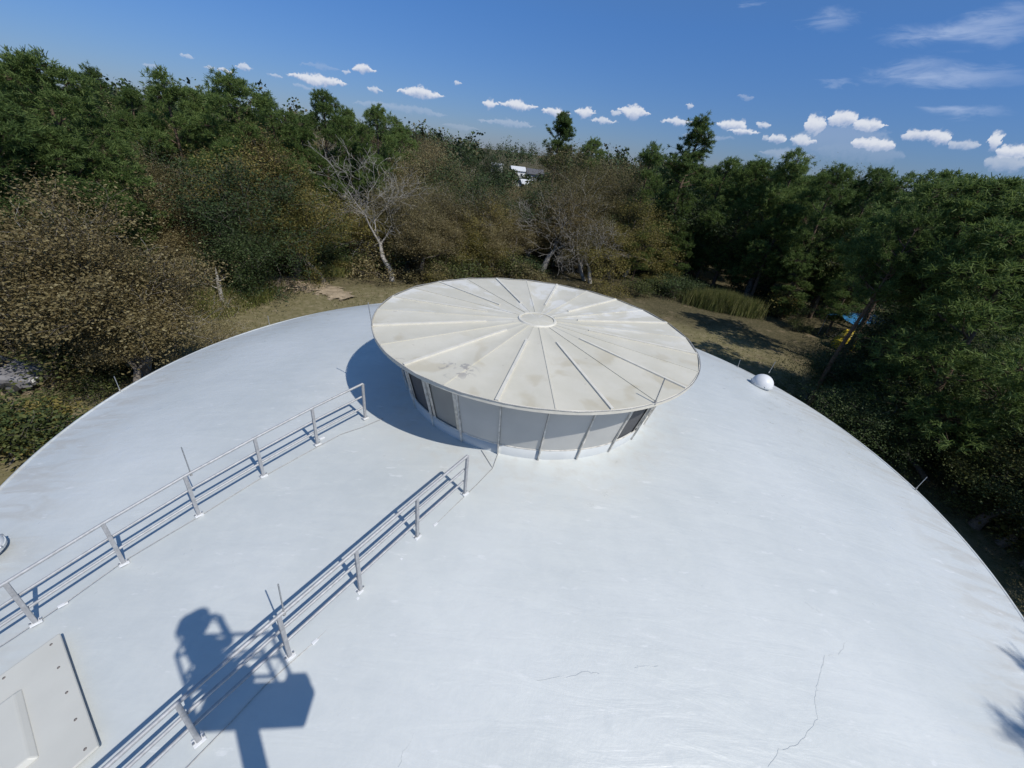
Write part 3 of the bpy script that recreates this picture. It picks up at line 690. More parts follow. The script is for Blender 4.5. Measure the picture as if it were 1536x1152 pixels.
def pine(seed, H=13., spread=2.6, start=.34, gap=.12, needle='pine', per=28, bend=.4):
    rg = np.random.RandomState(seed); segs = []; big = []
    nz = 16; zz = np.linspace(0, H*.985, nz); bx, by = rg.uniform(-bend, bend, 2); ph = rg.uniform(0, 6.28)
    T = np.stack([bx*(zz/H)**2+.08*np.sin(zz*.6+ph), by*(zz/H)**2+.08*np.cos(zz*.5+ph), zz], -1); rad = .17*(H/13)*(1-zz/H)**.8+.012
    for i in range(nz-1): big.append((T[i], T[i+1], rad[i], rad[i+1]))
    tc_, td = [], []
    z = H*start
    while z < H*.985:
        t = (z-H*start)/(H*(1-start)); p0 = np.array([np.interp(z, zz, T[:, 0]), np.interp(z, zz, T[:, 1]), z])
        prof = min(1., .5+1.5*t)*(1-t**1.7)**.7+.06
        cl_ = rg.uniform(.62, 1.15)
        for b in range(rg.randint(2, 5)):
            if rg.rand() < gap: continue
            az = rg.uniform(0, 2*PI); Lb = spread*prof*cl_*rg.uniform(.75, 1.12); up = np.interp(t, [0, .5, 1], [.05, .35, 1.3])+rg.uniform(-.15, .2)
            d = unit(np.array([math.cos(az), math.sin(az), up])); p = p0.copy(); r_ = .02+.018*Lb; ns = 4
            for s in range(ns):
                d2 = unit(d+np.array([0, 0, .12])+rg.normal(size=3)*.10); q = p+d2*Lb/ns; segs.append((p, q, r_*(1-s/ns*.8), r_*(1-(s+1)/ns*.8)))
                if s >= 1 or Lb < 1.0:
                    for _ in range(5 if s < 3 else 6):
                        sd = unit(d2*.7+rg.normal(size=3)*.65+np.array([0, 0, .25])); Ls = rg.uniform(.25, .7)*(.6+.25*spread); e = q+sd*Ls-d2*rg.uniform(0, Lb/ns)
                        s0 = q-d2*rg.uniform(0, Lb/ns); segs.append((s0, e, .012, .006)); tc_.append(e); td.append(unit(sd+np.array([0, 0, .35])))
                        if rg.rand() < .6: tc_.append(s0*.45+e*.55); td.append(unit(sd+rg.normal(size=3)*.4))
                p, d = q, d2
            tc_.append(p); td.append(d)
        z += rg.uniform(.22, .5)*(H/13)
    for _ in range(rg.randint(5, 10)):      # bare dead stubs below the crown
        z = rg.uniform(.2, start)*H; az = rg.uniform(0, 2*PI); p0 = np.array([np.interp(z, zz, T[:, 0]), np.interp(z, zz, T[:, 1]), z]); L_ = rg.uniform(.4, 1.3)
        q = p0+np.array([math.cos(az), math.sin(az), rg.uniform(-.1, .3)])*L_; segs.append((p0, q, .022, .006))
    C = np.array(tc_); D = np.array(td)
    return {'H': H, 'trunk': segs_mesh('trunk', big, 8, BARK['pine']), 'limbs': segs_mesh('limbs', segs, 4, BARK['pine']), 'crown': needles_mesh('crown', C, D, rg, per, .25, .036, LEAF[needle])}

def pine_lobed(seed, H=13., spread=2.8, start=.25, nl=18, needle='pine', per=20):
    """rounded southern pine: foliage in soft clumps at the limb ends"""
    rg = np.random.RandomState(seed); segs = []; big = []; tc_, td = [], []
    nz = 14; zz = np.linspace(0, H*.95, nz); bx, by = rg.uniform(-.5, .5, 2); ph = rg.uniform(0, 6.28)
    T = np.stack([bx*(zz/H)**2+.1*np.sin(zz*.5+ph), by*(zz/H)**2+.1*np.cos(zz*.45+ph), zz], -1); rad = .17*(H/13)*(1-zz/H)**.8+.02
    for i in range(nz-1): big.append((T[i], T[i+1], rad[i], rad[i+1]))
    tr = lambda z: np.array([np.interp(z, zz, T[:, 0]), np.interp(z, zz, T[:, 1]), z])
    az = rg.uniform(0, 6.28)
    for i in range(nl):
        t = min(1., max(0., i/(nl-1)+rg.uniform(-.04, .04))); z = H*(start+(1-start)*t*.93); az += 2.4+rg.uniform(-.5, .5)
        prof = min(1., .55+1.2*t)*(1-t**2.4)**.6; off = spread*.72*prof*rg.uniform(.55, 1.15); rl = spread*(.44-.14*t)*rg.uniform(.75, 1.2)
        if i == nl-1: off = .1
        c = tr(min(z, H*.93))+np.array([math.cos(az)*off, math.sin(az)*off, .12*off]); z0 = max(z-.55*off-.3, H*.15); p = tr(z0); m = (p+c)/2+np.array([0, 0, -.15*off])
        segs += [(p, m, .03+.012*off, .022+.008*off), (m, c, .022+.008*off, .012)]
        n = int(88*(rl/1.1)**1.7)+14; d = rg.normal(size=(n, 3)); d[:, 2] += .35; d[:, :2] += np.array([math.cos(az), math.sin(az)])*.35; d = unit(d)
        rr = rl*np.where(rg.rand(n, 1) < .16, rg.uniform(1., 1.4, (n, 1)), rg.uniform(.5, 1., (n, 1))); P = c+d*rr*np.array([1, 1, .68])
        for k in range(0, n, 3): segs.append((c, P[k], .010, .005))
        tc_.append(P); td.append(unit(d+np.array([0, 0, .45])+rg.normal(size=(n, 3))*.3))
    for _ in range(rg.randint(6, 12)):
        z = rg.uniform(.15, start+.1)*H; a = rg.uniform(0, 2*PI); p0 = tr(z); L_ = rg.uniform(.5, 1.5)
        m = p0+np.array([math.cos(a), math.sin(a), rg.uniform(-.1, .25)])*L_*.6; segs += [(p0, m, .026, .014), (m, m+(m-p0)*.6+rg.normal(size=3)*.15, .014, .004)]
    return {'H': H, 'trunk': segs_mesh('trunk', big, 8, BARK['pine']), 'limbs': segs_mesh('limbs', segs, 4, BARK['pine']), 'crown': needles_mesh('crown', np.concatenate(tc_), np.concatenate(td), rg, per, .25, .038, LEAF[needle])}
def grow(rg, p, d, r_, L_, depth, maxd, segs, tips, spread, upb, keep=.62, wob=.2):
    ns = 3 if depth < 2 else 2
    for s in range(ns):
        d = unit(d+rg.normal(size=3)*wob+np.array([0, 0, upb])); q = p+d*L_/ns; r1 = r_*(1-.28/ns*(s+1)/1.0); segs.append((p, q, r_, r1, depth)); p, r_ = q, r1
        if depth >= 1 and s < ns-1 and depth < maxd and rg.rand() < .75:
            sd = unit(d+rg.normal(size=3)*.9); grow(rg, p, sd, r_*.5, L_*.6, depth+1, maxd, segs, tips, spread, upb, keep, wob)
        if depth >= maxd-1: tips.append(p)
    if depth >= maxd: return
    nc = 3 if (depth == 0 or rg.rand() < .35) else 2
    base = rg.uniform(0, 2*PI)
    ref = unit(np.cross(d, np.array([.3, .2, .9]))); ref2 = np.cross(d, ref)
    for c in range(nc):
        a = base+2*PI*c/nc+rg.uniform(-.5, .5); sd = unit(d*math.cos(spread)+(ref*math.cos(a)+ref2*math.sin(a))*math.sin(spread)*rg.uniform(.6, 1.25))
        grow(rg, p, sd, r_*rg.uniform(.58, .75), L_*rg.uniform(.65, .88), depth+1, maxd, segs, tips, spread, upb, keep, wob)
def oak(seed, leaf, H=8., nleaf=15000, size=.105, bark='oak', spread=.62, trunk=.19, fill=.34, maxd=5, upb=.05, low=False, clump=.8):
    rg = np.random.RandomState(seed); segs = []; tips = []
    stems = 1 if not low else rg.randint(3, 6)
    for s in range(stems):
        d = unit(np.array([rg.normal()*.12, rg.normal()*.12, 1.])) if not low else unit(np.array([rg.normal()*.7, rg.normal()*.7, 1.]))
        grow(rg, np.array([rg.normal()*.1*low, rg.normal()*.1*low, -.05]), d, .16*H/8*(1 if not low else .4), H*trunk*(1 if not low else .9), 0, maxd, segs, tips, spread, upb)
    P = np.array(tips); top = np.percentile(P[:, 2], 98)+.15; k = H/top
    mn = .0075 if not nleaf else .006
    segs = [(a*k, b*k, max(r0*k, mn), max(r1*k, mn*.7), dd) for a, b, r0, r1, dd in segs]; P = P*k
    big = [s[:4] for s in segs if s[4] <= 1]; sm = [s[:4] for s in segs if s[4] > 1]
    out = {'H': H, 'trunk': segs_mesh('trunk', big, 7, BARK[bark]), 'limbs': segs_mesh('limbs', sm, 4, BARK[bark])}
    if nleaf:
        w = rg.rand(len(P))**1.8+.02; w /= w.sum(); idx = rg.choice(len(P), nleaf, p=w)
        C = P[idx]+rg.normal(size=(nleaf, 3))*np.array([fill, fill, fill*.75])*(.5+rg.rand(nleaf, 1))
        C = C[C[:, 2] > .05]
        out['crown'] = leaves_mesh('crown', C, rg, size, LEAF[leaf])
    return out
PROTO = {
 'pine': [pine_lobed(11), pine_lobed(12, 14, 3.0, .32, 17), pine_lobed(13, 12, 2.5, .15, 20), pine_lobed(14, 13.5, 2.8, .28, 18), pine_lobed(15, 12.5, 3.2, .18, 22), pine(16, 13, 2.8, .22, .12), pine_lobed(17, 13.5, 3.0, .5, 15)],
 'pine_dark': [pine_lobed(21, 13, 3.1, .18, 24, 'pine_blue'), pine_lobed(22, 14, 3.3, .26, 22, 'pine_blue'), pine_lobed(23, 14, 3.4, .54, 17, 'pine_blue')],
 'pine_open': [pine(31, 15, 2.7, .60, .36, 'pine_blue', 30, .9), pine(32, 15, 2.3, .55, .25, 'pine_blue', 30, .5)],
 'brown': [oak(41, 'brown', 8, 43875, .082), oak(42, 'brown', 7, 37125, .082), oak(43, 'brown', 8.5, 43875, .082, spread=.55), oak(44, 'brown', 7.5, 20250, .082, bark='pale')],
 'rust': [oak(51, 'rust', 8, 40500, .082), oak(52, 'rust', 7.5, 35437, .082, spread=.7), oak(53, 'rust', 8.5, 20250, .082, bark='pale')],
 'olive': [oak(61, 'olive', 8, 31250, spread=.7), oak(62, 'olive', 7, 25000, bark='pale'), oak(63, 'olive', 7.5, 27500)],
 'dark': [oak(71, 'dark', 8, 32500, .11, spread=.7, fill=.42), oak(72, 'dark', 7.5, 30000, .11, spread=.62, fill=.42)],
 'green': [oak(81, 'green', 8, 30000, .115), oak(82, 'green', 7, 26250, .115, spread=.7)],
 'bare': [oak(91, None, 8.5, 0, bark='pale', maxd=6, spread=.66, trunk=.30, upb=.06), oak(92, None, 7.5, 0, bark='pale', maxd=6, spread=.72), oak(93, None, 7, 0, bark='dead', maxd=6, spread=.6)],
 'shrub_brown': [oak(101, 'brown', 2.2, 2600, .13, low=True, maxd=3, fill=.22), oak(102, 'rust', 2.0, 2600, .13, low=True, maxd=3, fill=.22)],
 'shrub_green': [oak(103, 'green', 2.2, 3000, .12, low=True, maxd=3, fill=.24), oak(104, 'dark', 2.4, 3400, .12, low=True, maxd=3, fill=.26), oak(105, 'olive', 2.0, 2600, .12, low=True, maxd=3, fill=.22)],
}
trnd = random.Random(77)
NAMES = {'pine': 'pine_tree', 'pine_dark': 'pine_tree', 'pine_open': 'pine_tree', 'brown': 'oak_tree', 'rust': 'oak_tree', 'olive': 'oak_tree', 'dark': 'evergreen_oak', 'green': 'broadleaf_tree', 'bare': 'bare_tree', 'shrub_brown': 'shrub', 'shrub_green': 'shrub'}
CATS = {'pine_tree': 'pine tree', 'oak_tree': 'oak tree', 'evergreen_oak': 'tree', 'broadleaf_tree': 'tree', 'bare_tree': 'bare tree', 'shrub': 'shrub'}
def plant(kind, x, y, H, label, group, var=None, wide=1.):
    pr = PROTO[kind]; p = pr[var % len(pr)] if var is not None else trnd.choice(pr); nm = NAMES[kind]
    o = empty(nm, (x, y, 0), trnd.uniform(0, 2*PI)); k = H/p['H']; wd = k**.75*wide; o.scale = (wd, wd, k)
    for part in ('trunk', 'limbs', 'crown'):
        if part in p:
            q_ = link(part, p[part], o)
            if part == 'limbs': q_['kind'] = 'stuff'
    tag(o, label, CATS[nm], group); return o
def by_top(kind, px, py, dist, label, group, var=None, wide=1.):
    P = at(px, py, dist); H = max(P[2]-(.15 if kind == 'pine_dark' else (.0 if 'pine' in kind else .1)), 1.2); return plant(kind, P[0], P[1], H, label, group, var, wide)

# ------------------------------------------------------------------ trees one can point at
PINES_L, PINES_R, OAKS, FARP = 'pines on the left skyline', 'pines right of the vent', 'autumn oaks around the clearing', 'trees on the far ridge'
by_top('pine_dark', 35, 58, 37, 'tallest dark pine at the left edge, rising above the skyline', PINES_L, 1, 1.15)
by_top('pine_dark', -60, 120, 33, 'dark pine at the extreme left, lower than its taller neighbour', PINES_L, 0, 1.2)
by_top('pine_dark', 75, 180, 35, 'dense dark pine in front of the tallest left pine', PINES_L, 0, 1.15)
by_top('pine_open', 128, 108, 62, 'distant flat-topped pine between the tall left pine and the pointed one', PINES_L, 0)
by_top('pine', 235, 100, 50, 'pointed bright green pine standing left of the broad-crowned one', PINES_L, 2)
by_top('pine', 180, 122, 58, 'rounded pine just left of the pointed bright green pine', PINES_L, 0)
by_top('pine', 285, 124, 54, 'rounded pine between the pointed pine and the broad-crowned one', PINES_L, 3)
by_top('pine', 350, 108, 47, 'broad-crowned pine with a ragged top on the left skyline', PINES_L, 4, 1.15)
by_top('pine', 402, 140, 52, 'shorter pine at the right shoulder of the broad-crowned one', PINES_L, 0)
by_top('pine', 480, 127, 56, 'narrow two-tipped pine standing up above the bare tree', PINES_L, 3)
by_top('pine', 448, 172, 54, 'low pine between two taller ones left of the bare tree', PINES_L, 2)
by_top('pine', 527, 157, 60, 'small round pine between the two-tipped pine and the last tall one', PINES_L, 0)
by_top('pine', 566, 150, 54, 'last tall pine before the skyline drops toward the houses', PINES_L, 1)
by_top('pine', 600, 186, 62, 'low pine where the left pines meet the far ridge', PINES_L, 4)
by_top('pine_open', 842, 176, 82, 'solitary tall pine against the clouds above the houses', None, 1, 1.25)
by_top('pine', 893, 207, 88, 'round-headed pine right of the solitary tall pine', None, 4)
by_top('pine', 985, 213, 60, 'soft round pine left of the forked pine on the right skyline', PINES_R, 2)
by_top('pine_open', 1048, 184, 52, 'tall forked pine with open branches poking above the right skyline', PINES_R, 0, 1.35)
by_top('pine', 1015, 275, 53, 'dense pine below the forked pine', PINES_R, 4, 1.15)
by_top('pine', 1092, 230, 57, 'light green pine right of the forked pine', PINES_R, 0, 1.2)
by_top('pine', 1138, 236, 55, 'full green pine in the middle of the right stand', PINES_R, 4, 1.15)
by_top('pine', 1207, 224, 53, 'pine whose pointed tip breaks the right skyline', PINES_R, 2, 1.2)
by_top('pine', 1185, 300, 51, 'low bright pine in front of the right stand', PINES_R, 3, 1.2)
by_top('pine', 1272, 240, 50, 'pine just right of the pointed tip', PINES_R, 1)
by_top('pine', 1330, 244, 52, 'pine behind the near right pines', PINES_R, 3)
by_top('pine', 1425, 248, 39, 'broad pine left of the nearest right pine', PINES_R, 6, 1.15)
by_top('pine_dark', 1505, 250, 30, 'nearest large pine towering at the right', PINES_R, 2, 1.25)
by_top('pine_dark', 1625, 268, 27, 'pine cut by the right picture edge', PINES_R, 0, 1.3)
by_top('pine_open', 1365, 330, 27, 'dark trunked pine with dead stubs right of the blue tarp', None, 0, .9)
by_top('dark', 258, 225, 40, 'very dark evergreen oak between the brown oaks on the left', OAKS, 0, 1.35)
by_top('dark', 272, 322, 37, 'low dark evergreen behind the broken snag', OAKS, 1, 1.2)
by_top('olive', 415, 236, 40, 'big yellow olive oak left of the tall bare tree', OAKS, 0, 1.35)
by_top('olive', 470, 290, 38, 'yellow olive oak just left of the bare trunk', OAKS, 2, 1.1)
by_top('olive', 600, 345, 44, 'olive oak just right of the bare trunk', OAKS, 1, 1.2)
by_top('olive', 690, 318, 48, 'olive oak behind the left part of the vent cap', OAKS, 2, 1.25)
by_top('rust', 380, 300, 41, 'rust oak with pale limbs over the sandy track', OAKS, 2, 1.1)
by_top('brown', 50, 268, 27, 'wide brown oak at the left edge below the dark pines', OAKS, 0, 1.4)
by_top('brown', 140, 200, 38, 'brown oak rising between the left pines', OAKS, 2, 1.2)
by_top('brown', 150, 305, 30, 'brown oak left of the dark evergreen oak', OAKS, 3, 1.3)
by_top('rust', 210, 225, 42, 'greenish brown oak behind the left brown oaks', OAKS, 0, 1.25)
by_top('brown', 345, 188, 48, 'brown oak crown under the broad-crowned pine', OAKS, 1, 1.2)
by_top('brown', 45, 360, 32, 'brown oak at the left edge above the parked car', OAKS, 1, 1.3)
by_top('brown', 150, 385, 25, 'nearest brown oak beside the left roof edge', OAKS, 3, 1.2)
by_top('brown', 170, 420, 24, 'low brown oak reaching toward the grass', OAKS, 1, .95)
by_top('brown', 165, 470, 22, 'small brown oak between the car and the tank', OAKS, 0, 1.2)
by_top('brown', 740, 285, 54, 'brown oak directly above the vent cap', OAKS, 2, 1.3)
by_top('brown', 805, 275, 58, 'brown oak right of the middle of the vent cap', OAKS, 0, 1.25)
by_top('rust', 880, 225, 62, 'tall russet oak above the grey bare tree', OAKS, 1, 1.3)
by_top('rust', 935, 250, 56, 'russet oak where oaks meet the right pines', OAKS, 0, 1.2)
by_top('brown', 640, 214, 78, 'far brown oak under the ridge, left of the houses', OAKS, 0, 1.3)
by_top('brown', 690, 245, 74, 'far brown oak just left of the white house', OAKS, 3, 1.2)
by_top('dark', 665, 345, 50, 'dark evergreen behind the olive oaks', OAKS, 0)
by_top('bare', 582, 232, 39, 'tall bare grey tree with crooked pale limbs', None, 0, 1.3)
by_top('bare', 515, 205, 58, 'pale leafless tree crown left of the tall bare one', None, 1, 1.3)
by_top('bare', 865, 300, 50, 'grey leafless tree above the right half of the vent cap', None, 2, 1.45)
by_top('bare', 905, 330, 46, 'leaner grey leafless tree beside the right bare one', None, 1, 1.1)
# ------------------------------------------------------------------ trees that fill the woods, by region of the skyline
SKY = [(-250, 70), (0, 70), (60, 90), (130, 130), (330, 125), (450, 150), (570, 165), (640, 200), (760, 212), (870, 228), (960, 240), (1050, 222), (1200, 235), (1536, 250), (1750, 250)]
def skyline(x): return float(np.interp(x, [a for a, b in SKY], [b for a, b in SKY]))
FOOT = [(-250, 600), (0, 560), (120, 560), (250, 500), (340, 400), (480, 395), (545, 400), (600, 428), (960, 432), (1010, 436), (1130, 450), (1200, 490), (1300, 560), (1450, 690), (1536, 800), (1750, 900)]
def foot(x): return float(np.interp(x, [a for a, b in FOOT], [b for a, b in FOOT]))
def zone(x, y):
    r_ = trnd.random()
    if x < 130 and y < 250: return 'pine_dark'
    if x < 620 and y < skyline(x)+70: return 'pine' if r_ < .75 else 'brown'
    if x < 330: return 'brown' if r_ < .62 else ('rust' if r_ < .85 else 'dark')
    if x < 560: return 'olive' if r_ < .6 else ('rust' if r_ < .8 else ('brown' if r_ < .96 else 'dark'))
    if x < 960:
        if y < 300: return 'brown' if r_ < .5 else ('rust' if r_ < .8 else 'dark')
        return 'olive' if r_ < .35 else ('brown' if r_ < .65 else ('rust' if r_ < .85 else 'dark'))
    if x < 1180: return 'pine' if r_ < .8 else ('dark' if r_ < .92 else 'green')
    if y < 420: return 'pine' if r_ < .55 else ('pine_dark' if r_ < .85 else 'green')
    return 'green' if r_ < .45 else ('dark' if r_ < .85 else 'rust')
REG = lambda x: 'at the left edge of the woods' if x < 330 else ('behind the sandy track' if x < 560 else ('behind the vent cap' if x < 960 else 'in the dark woods on the right'))
WORD = {'pine': 'green pine', 'pine_dark': 'dark pine', 'brown': 'brown leaved oak', 'rust': 'russet oak', 'olive': 'olive oak', 'dark': 'dark evergreen tree', 'green': 'green broadleaf tree', 'shrub_brown': 'brown shrub', 'shrub_green': 'green shrub'}
LAND = [(35, 160, 'the tall dark left pine'), (235, 140, 'the pointed green pine'), (350, 150, 'the broad-crowned pine'), (480, 170, 'the two-tipped pine'), (258, 300, 'the dark evergreen oak'), (570, 320, 'the tall bare tree'),
        (430, 420, 'the sandy track'), (340, 440, 'the broken snag'), (748, 250, 'the white house'), (842, 220, 'the solitary tall pine'), (880, 370, 'the right bare tree'), (700, 410, 'the vent cap\'s far edge'), (1048, 220, 'the forked pine'),
        (1080, 460, 'the reeds'), (1207, 250, 'the pointed right pine'), (1280, 490, 'the blue tarp'), (1450, 300, 'the nearest right pine'), (1140, 570, 'the white hood'), (15, 560, 'the parked car'), (1450, 760, 'the right roof edge'), (150, 600, 'the left roof edge'), (620, 250, 'the utility poles'), (60, 330, 'the wide brown left oak')]
def to_px(P):
    d = np.asarray(P)-CAM; z = d@Fv; return 768+FPX*(d@Rv)/z, 576-FPX*(d@Uv)/z
def name_by_place(word, P, H):
    x, y = to_px((P[0], P[1], H*.75)); size = 'small' if H < 4.5 else ('mid-sized' if H < 8 else ('tall' if H < 11.5 else 'towering'))
    if H < 1.6: size = 'low'
    order = sorted(LAND, key=lambda l: (l[0]-x)**2+((l[1]-y)*1.3)**2); first = None
    for lm in order[:7]:                       # the nearest landmark that singles this one out
        dx, dy = x-lm[0], y-lm[1]; far = math.hypot(dx, dy); rel = []
        if abs(dy) > .45*abs(dx): rel.append('above' if dy < 0 else 'below')
        if abs(dx) > .45*abs(dy): rel.append('left of' if dx < 0 else 'right of')
        how = 'just' if far < 45 else ('a little way' if far < 85 else ('some way' if far < 140 else 'far'))
        t = size+' '+word+' '+how+' '+' and '.join(rel)+' '+lm[2]; first = first or t
        if t not in USED: break
    else: t = first
    USED.add(t); return t
USED = set()
WINDOWS = [(1245, 1315, 472, 508, 47), (-20, 50, 540, 585, 30), (735, 812, 232, 268, 150), (515, 625, 235, 405, 40), (830, 930, 300, 405, 46), (470, 555, 205, 290, 57), (270, 510, 405, 490, 37), (1015, 1140, 432, 482, 44)]
def blocks(P, H, rad, dist):
    for (a_, b_, c_, d_, dm) in WINDOWS:
        if dist > dm: continue
        for t in (.1, .25, .4, .55, .7, .85, 1.):
            x_, y_ = to_px((P[0], P[1], H*t)); rp_ = rad*FPX/max(dist, 1)*.9*(1+((x_-768)/FPX)**2)*(.3 if t < .2 else 1)
            if a_-rp_ < x_ < b_+rp_ and c_ < y_ < d_: return True
    return False
def skyline_h(x, dist): return at(x, skyline(x)+22, dist)[2]
placed = []
n_fill = 0
for it in range(6000):
    if n_fill >= 290: break
    x = trnd.uniform(-230, 1640); a, b = skyline(x)+14, foot(x)-25; u = trnd.random()**.9; y = a+(b-a)*u
    gd = ground_at(x, foot(x)); near = math.hypot(gd[0]-CAM[0], gd[1]-CAM[1])+1.5
    el = -azel(x, y)[1]
    # farther trees show only their tops; nearer ones stand lower in the picture
    if el > 0.02:
        hmax = (CAM[2]-1.5)/math.tan(el); dist = near+(max(min(hmax*.55, 95), near+2)-near)*trnd.uniform(.0, 1.)
    else: dist = trnd.uniform(near+10, 110)
    P = at(x, y, dist)
    if P[2] < 2.2 or P[2] > 17: continue
    if blocks(P, P[2], min(P[2]*.42, 3.4), dist): continue        # keep open the gaps the photograph has
    if any((P[0]-q[0])**2+(P[1]-q[1])**2 < ((1.7 if dist < 60 else 2.6) if x < 960 else 3.8)**2 for q in placed): continue
    if x > 960 and P[2] > skyline_h(x, dist): continue
    if math.hypot(P[0], P[1]) < 17: continue
    k = zone(x, y)
    if P[2] < 3.6: k = 'shrub_green' if k in ('dark', 'green', 'pine', 'pine_dark', 'olive') else 'shrub_brown'
    placed.append(P); n_fill += 1
    plant(k, P[0], P[1], P[2], name_by_place(WORD[k], P, P[2]), WORD[k]+'s '+REG(x), None, trnd.uniform(1., 1.3))
# shrubs at the woodland edge
n_s = 0
for it in range(1500):
    if n_s >= 120: break
    x = trnd.uniform(-200, 1700); gd = ground_at(x, foot(x)+trnd.uniform(-6, 14)); 
    if math.hypot(gd[0], gd[1]) < 11.5 or math.hypot(gd[0], gd[1]) > 60: continue
    if blocks(gd, 2.6, 1.3, math.hypot(gd[0]-CAM[0], gd[1]-CAM[1])): continue
    k = 'shrub_brown' if (x < 330 or 560 < x < 900) and trnd.random() < .6 else 'shrub_green'
    hh_ = trnd.uniform(1.1, 2.6); plant(k, gd[0], gd[1], hh_, name_by_place(WORD[k], gd, hh_), WORD[k]+'s at the wood edge '+REG(x), None, trnd.uniform(1., 1.5)); n_s += 1
# dark green thicket below the left roof edge and dark broadleaves below the right edge
for i, (px, py, h) in enumerate([(20, 640, 1.9), (60, 625, 1.7), (105, 612, 1.5), (-30, 690, 2.2), (10, 690, 1.9), (50, 660, 1.5), (-80, 660, 2.2), (-130, 720, 2.3), (-60, 620, 1.8), (140, 596, 1.1)]):
    gd = ground_at(px, py)
    if not blocks(gd, h, 1.2, math.hypot(gd[0]-CAM[0], gd[1]-CAM[1])): plant('shrub_green', gd[0], gd[1], h, name_by_place('thicket shrub', gd, h), 'shrubs below the left roof edge', i, 1.5)
for i, (px, py, h, k) in enumerate([(1210, 600, 3.2, 'green'), (1260, 640, 3.6, 'dark'), (1320, 640, 4.6, 'green'), (1370, 690, 4.2, 'dark'), (1420, 660, 6., 'green'), (1470, 740, 5., 'dark'), (1520, 760, 6., 'green'), (1560, 690, 7.5, 'green'), (1620, 820, 6., 'dark'), (1480, 620, 7.5, 'green'), (1460, 790, 3.2, 'dark'), (1500, 815, 3.6, 'green'), (1540, 850, 3.4, 'dark'), (1590, 880, 3.6, 'green'), (1430, 740, 3., 'green'), (1390, 720, 2.8, 'dark'), (1400, 590, 6.5, 'dark'), (1330, 570, 5., 'rust'), (1560, 600, 8., 'dark')]):
    gd = ground_at(px, py)
    if math.hypot(gd[0], gd[1]) > 10.5 and not blocks(gd, h, h*.4, math.hypot(gd[0]-CAM[0], gd[1]-CAM[1])): plant(k, gd[0], gd[1], h, name_by_place('shaded '+WORD[k], gd, h), 'trees below the right roof edge', i, 1.35)

# ------------------------------------------------------------------ far wooded ridge: one mass
def far_forest():
    rg = np.random.RandomState(9); C = []
    for i in range(1750):
        az = R(rg.uniform(-75, 75)); d = 95+rg.rand()**1.4*420; azd = math.degrees(az)
        h = rg.uniform(11., 15.5)*(1+.0004*d)
        if rg.rand() < .08: h *= 1.13
        if -8. < azd < 2.5 and d < 190: h *= .45
        x, y = CAM[0]+d*math.sin(az), CAM[1]+d*math.cos(az); n = 420 if d < 170 else 150
        w = rg.uniform(2.2, 3.6); lob = unit(rg.normal(size=(5, 3)))*np.array([w*.6, w*.6, h*.2]); k = rg.randint(0, 5, n)
        p = lob[k]+unit(rg.normal(size=(n, 3)))*rg.rand(n, 1)**.6*np.array([w*.62, w*.62, h*.20]); C.append(p+np.array([x, y, h*.62]))
    C = np.concatenate(C); return leaves_mesh('distant_forest', C, rg, .60, LEAF['far'], .85)
tag(link('distant_forest', far_forest()), 'hazy green wooded ridge along the horizon', 'forest', kind='stuff')

# ------------------------------------------------------------------ grass
def blades(name, pts, rg, hmin, hmax, width, mat, lean=.3):
    n = len(pts); h = rg.uniform(hmin, hmax, (n, 1)); a = rg.uniform(0, 2*PI, n); s = np.stack([np.cos(a), np.sin(a), 0*a], -1)*width/2; ld = np.stack([rg.normal(size=n), rg.normal(size=n), np.zeros(n)], -1)*lean*h
    tip = pts+ld+np.concatenate([np.zeros((n, 2)), h], 1); mid = pts+ld*.35+np.concatenate([np.zeros((n, 2)), h*.55], 1)
    V = np.stack([pts-s, pts+s, mid+s*.7, tip, mid-s*.7], 1).reshape(-1, 3); return mesh_np(name, V, np.arange(n*5).reshape(n, 5), mat)
M['tallgrass'] = leaf_mat('tall_yellow_grass', [(.0, (.12, .15, .035)), (.5, (.22, .245, .068)), (1., (.34, .32, .13))], .3)
M['reeds'] = leaf_mat('tan_green_reeds', [(.0, (.11, .135, .04)), (.5, (.20, .21, .08)), (1., (.32, .28, .145))], .3)
M['shortgrass'] = leaf_mat('short_dry_grass', [(.0, (.09, .092, .035)), (.5, (.15, .14, .06)), (1., (.27, .23, .14))], .25)
rg = np.random.RandomState(3)
def patch(px_list, n, jitter, z=.05):
    out = []
    c = [ground_at(*p)[:2] for p in px_list]; w = rg.dirichlet(np.ones(len(c))*.6, n); xy = w@np.array(c)+rg.normal(size=(n, 2))*jitter
    return np.concatenate([xy, np.full((n, 1), z)], 1)
tag(link('tall_grass', blades('tall_grass', patch([(270, 480), (330, 480), (400, 455), (420, 432), (345, 440), (300, 455)], 15000, .35), rg, .45, 1.15, .03, M['tallgrass'])), 'tall yellow green grass around the broken snag', 'grass', kind='stuff')
tag(link('tall_grass', blades('tall_grass', patch([(400, 402), (440, 406), (480, 412), (520, 415)], 9000, .35), rg, .4, .9, .03, M['tallgrass'])), 'band of green grass behind the sandy track', 'grass', kind='stuff')
tag(link('reeds', blades('reeds', patch([(1020, 455), (1060, 462), (1110, 470), (1140, 478), (1080, 455)], 15000, .5), rg, .8, 1.9, .035, M['reeds'], .16)), 'tan green reeds on the bank right of the vent cap', 'reeds', kind='stuff')
n = 60000; ang = rg.uniform(0, 2*PI, n); rr_ = np.sqrt(rg.uniform(8.2**2, 34**2, n)); pts = np.stack([rr_*np.cos(ang), rr_*np.sin(ang), np.full(n, .03)], -1)
keep = (np.sin(pts[:, 0]*.9)+np.sin(pts[:, 1]*.8+1)+rg.normal(size=n)*.8 > -.3) & (pts[:, 1] > -9)
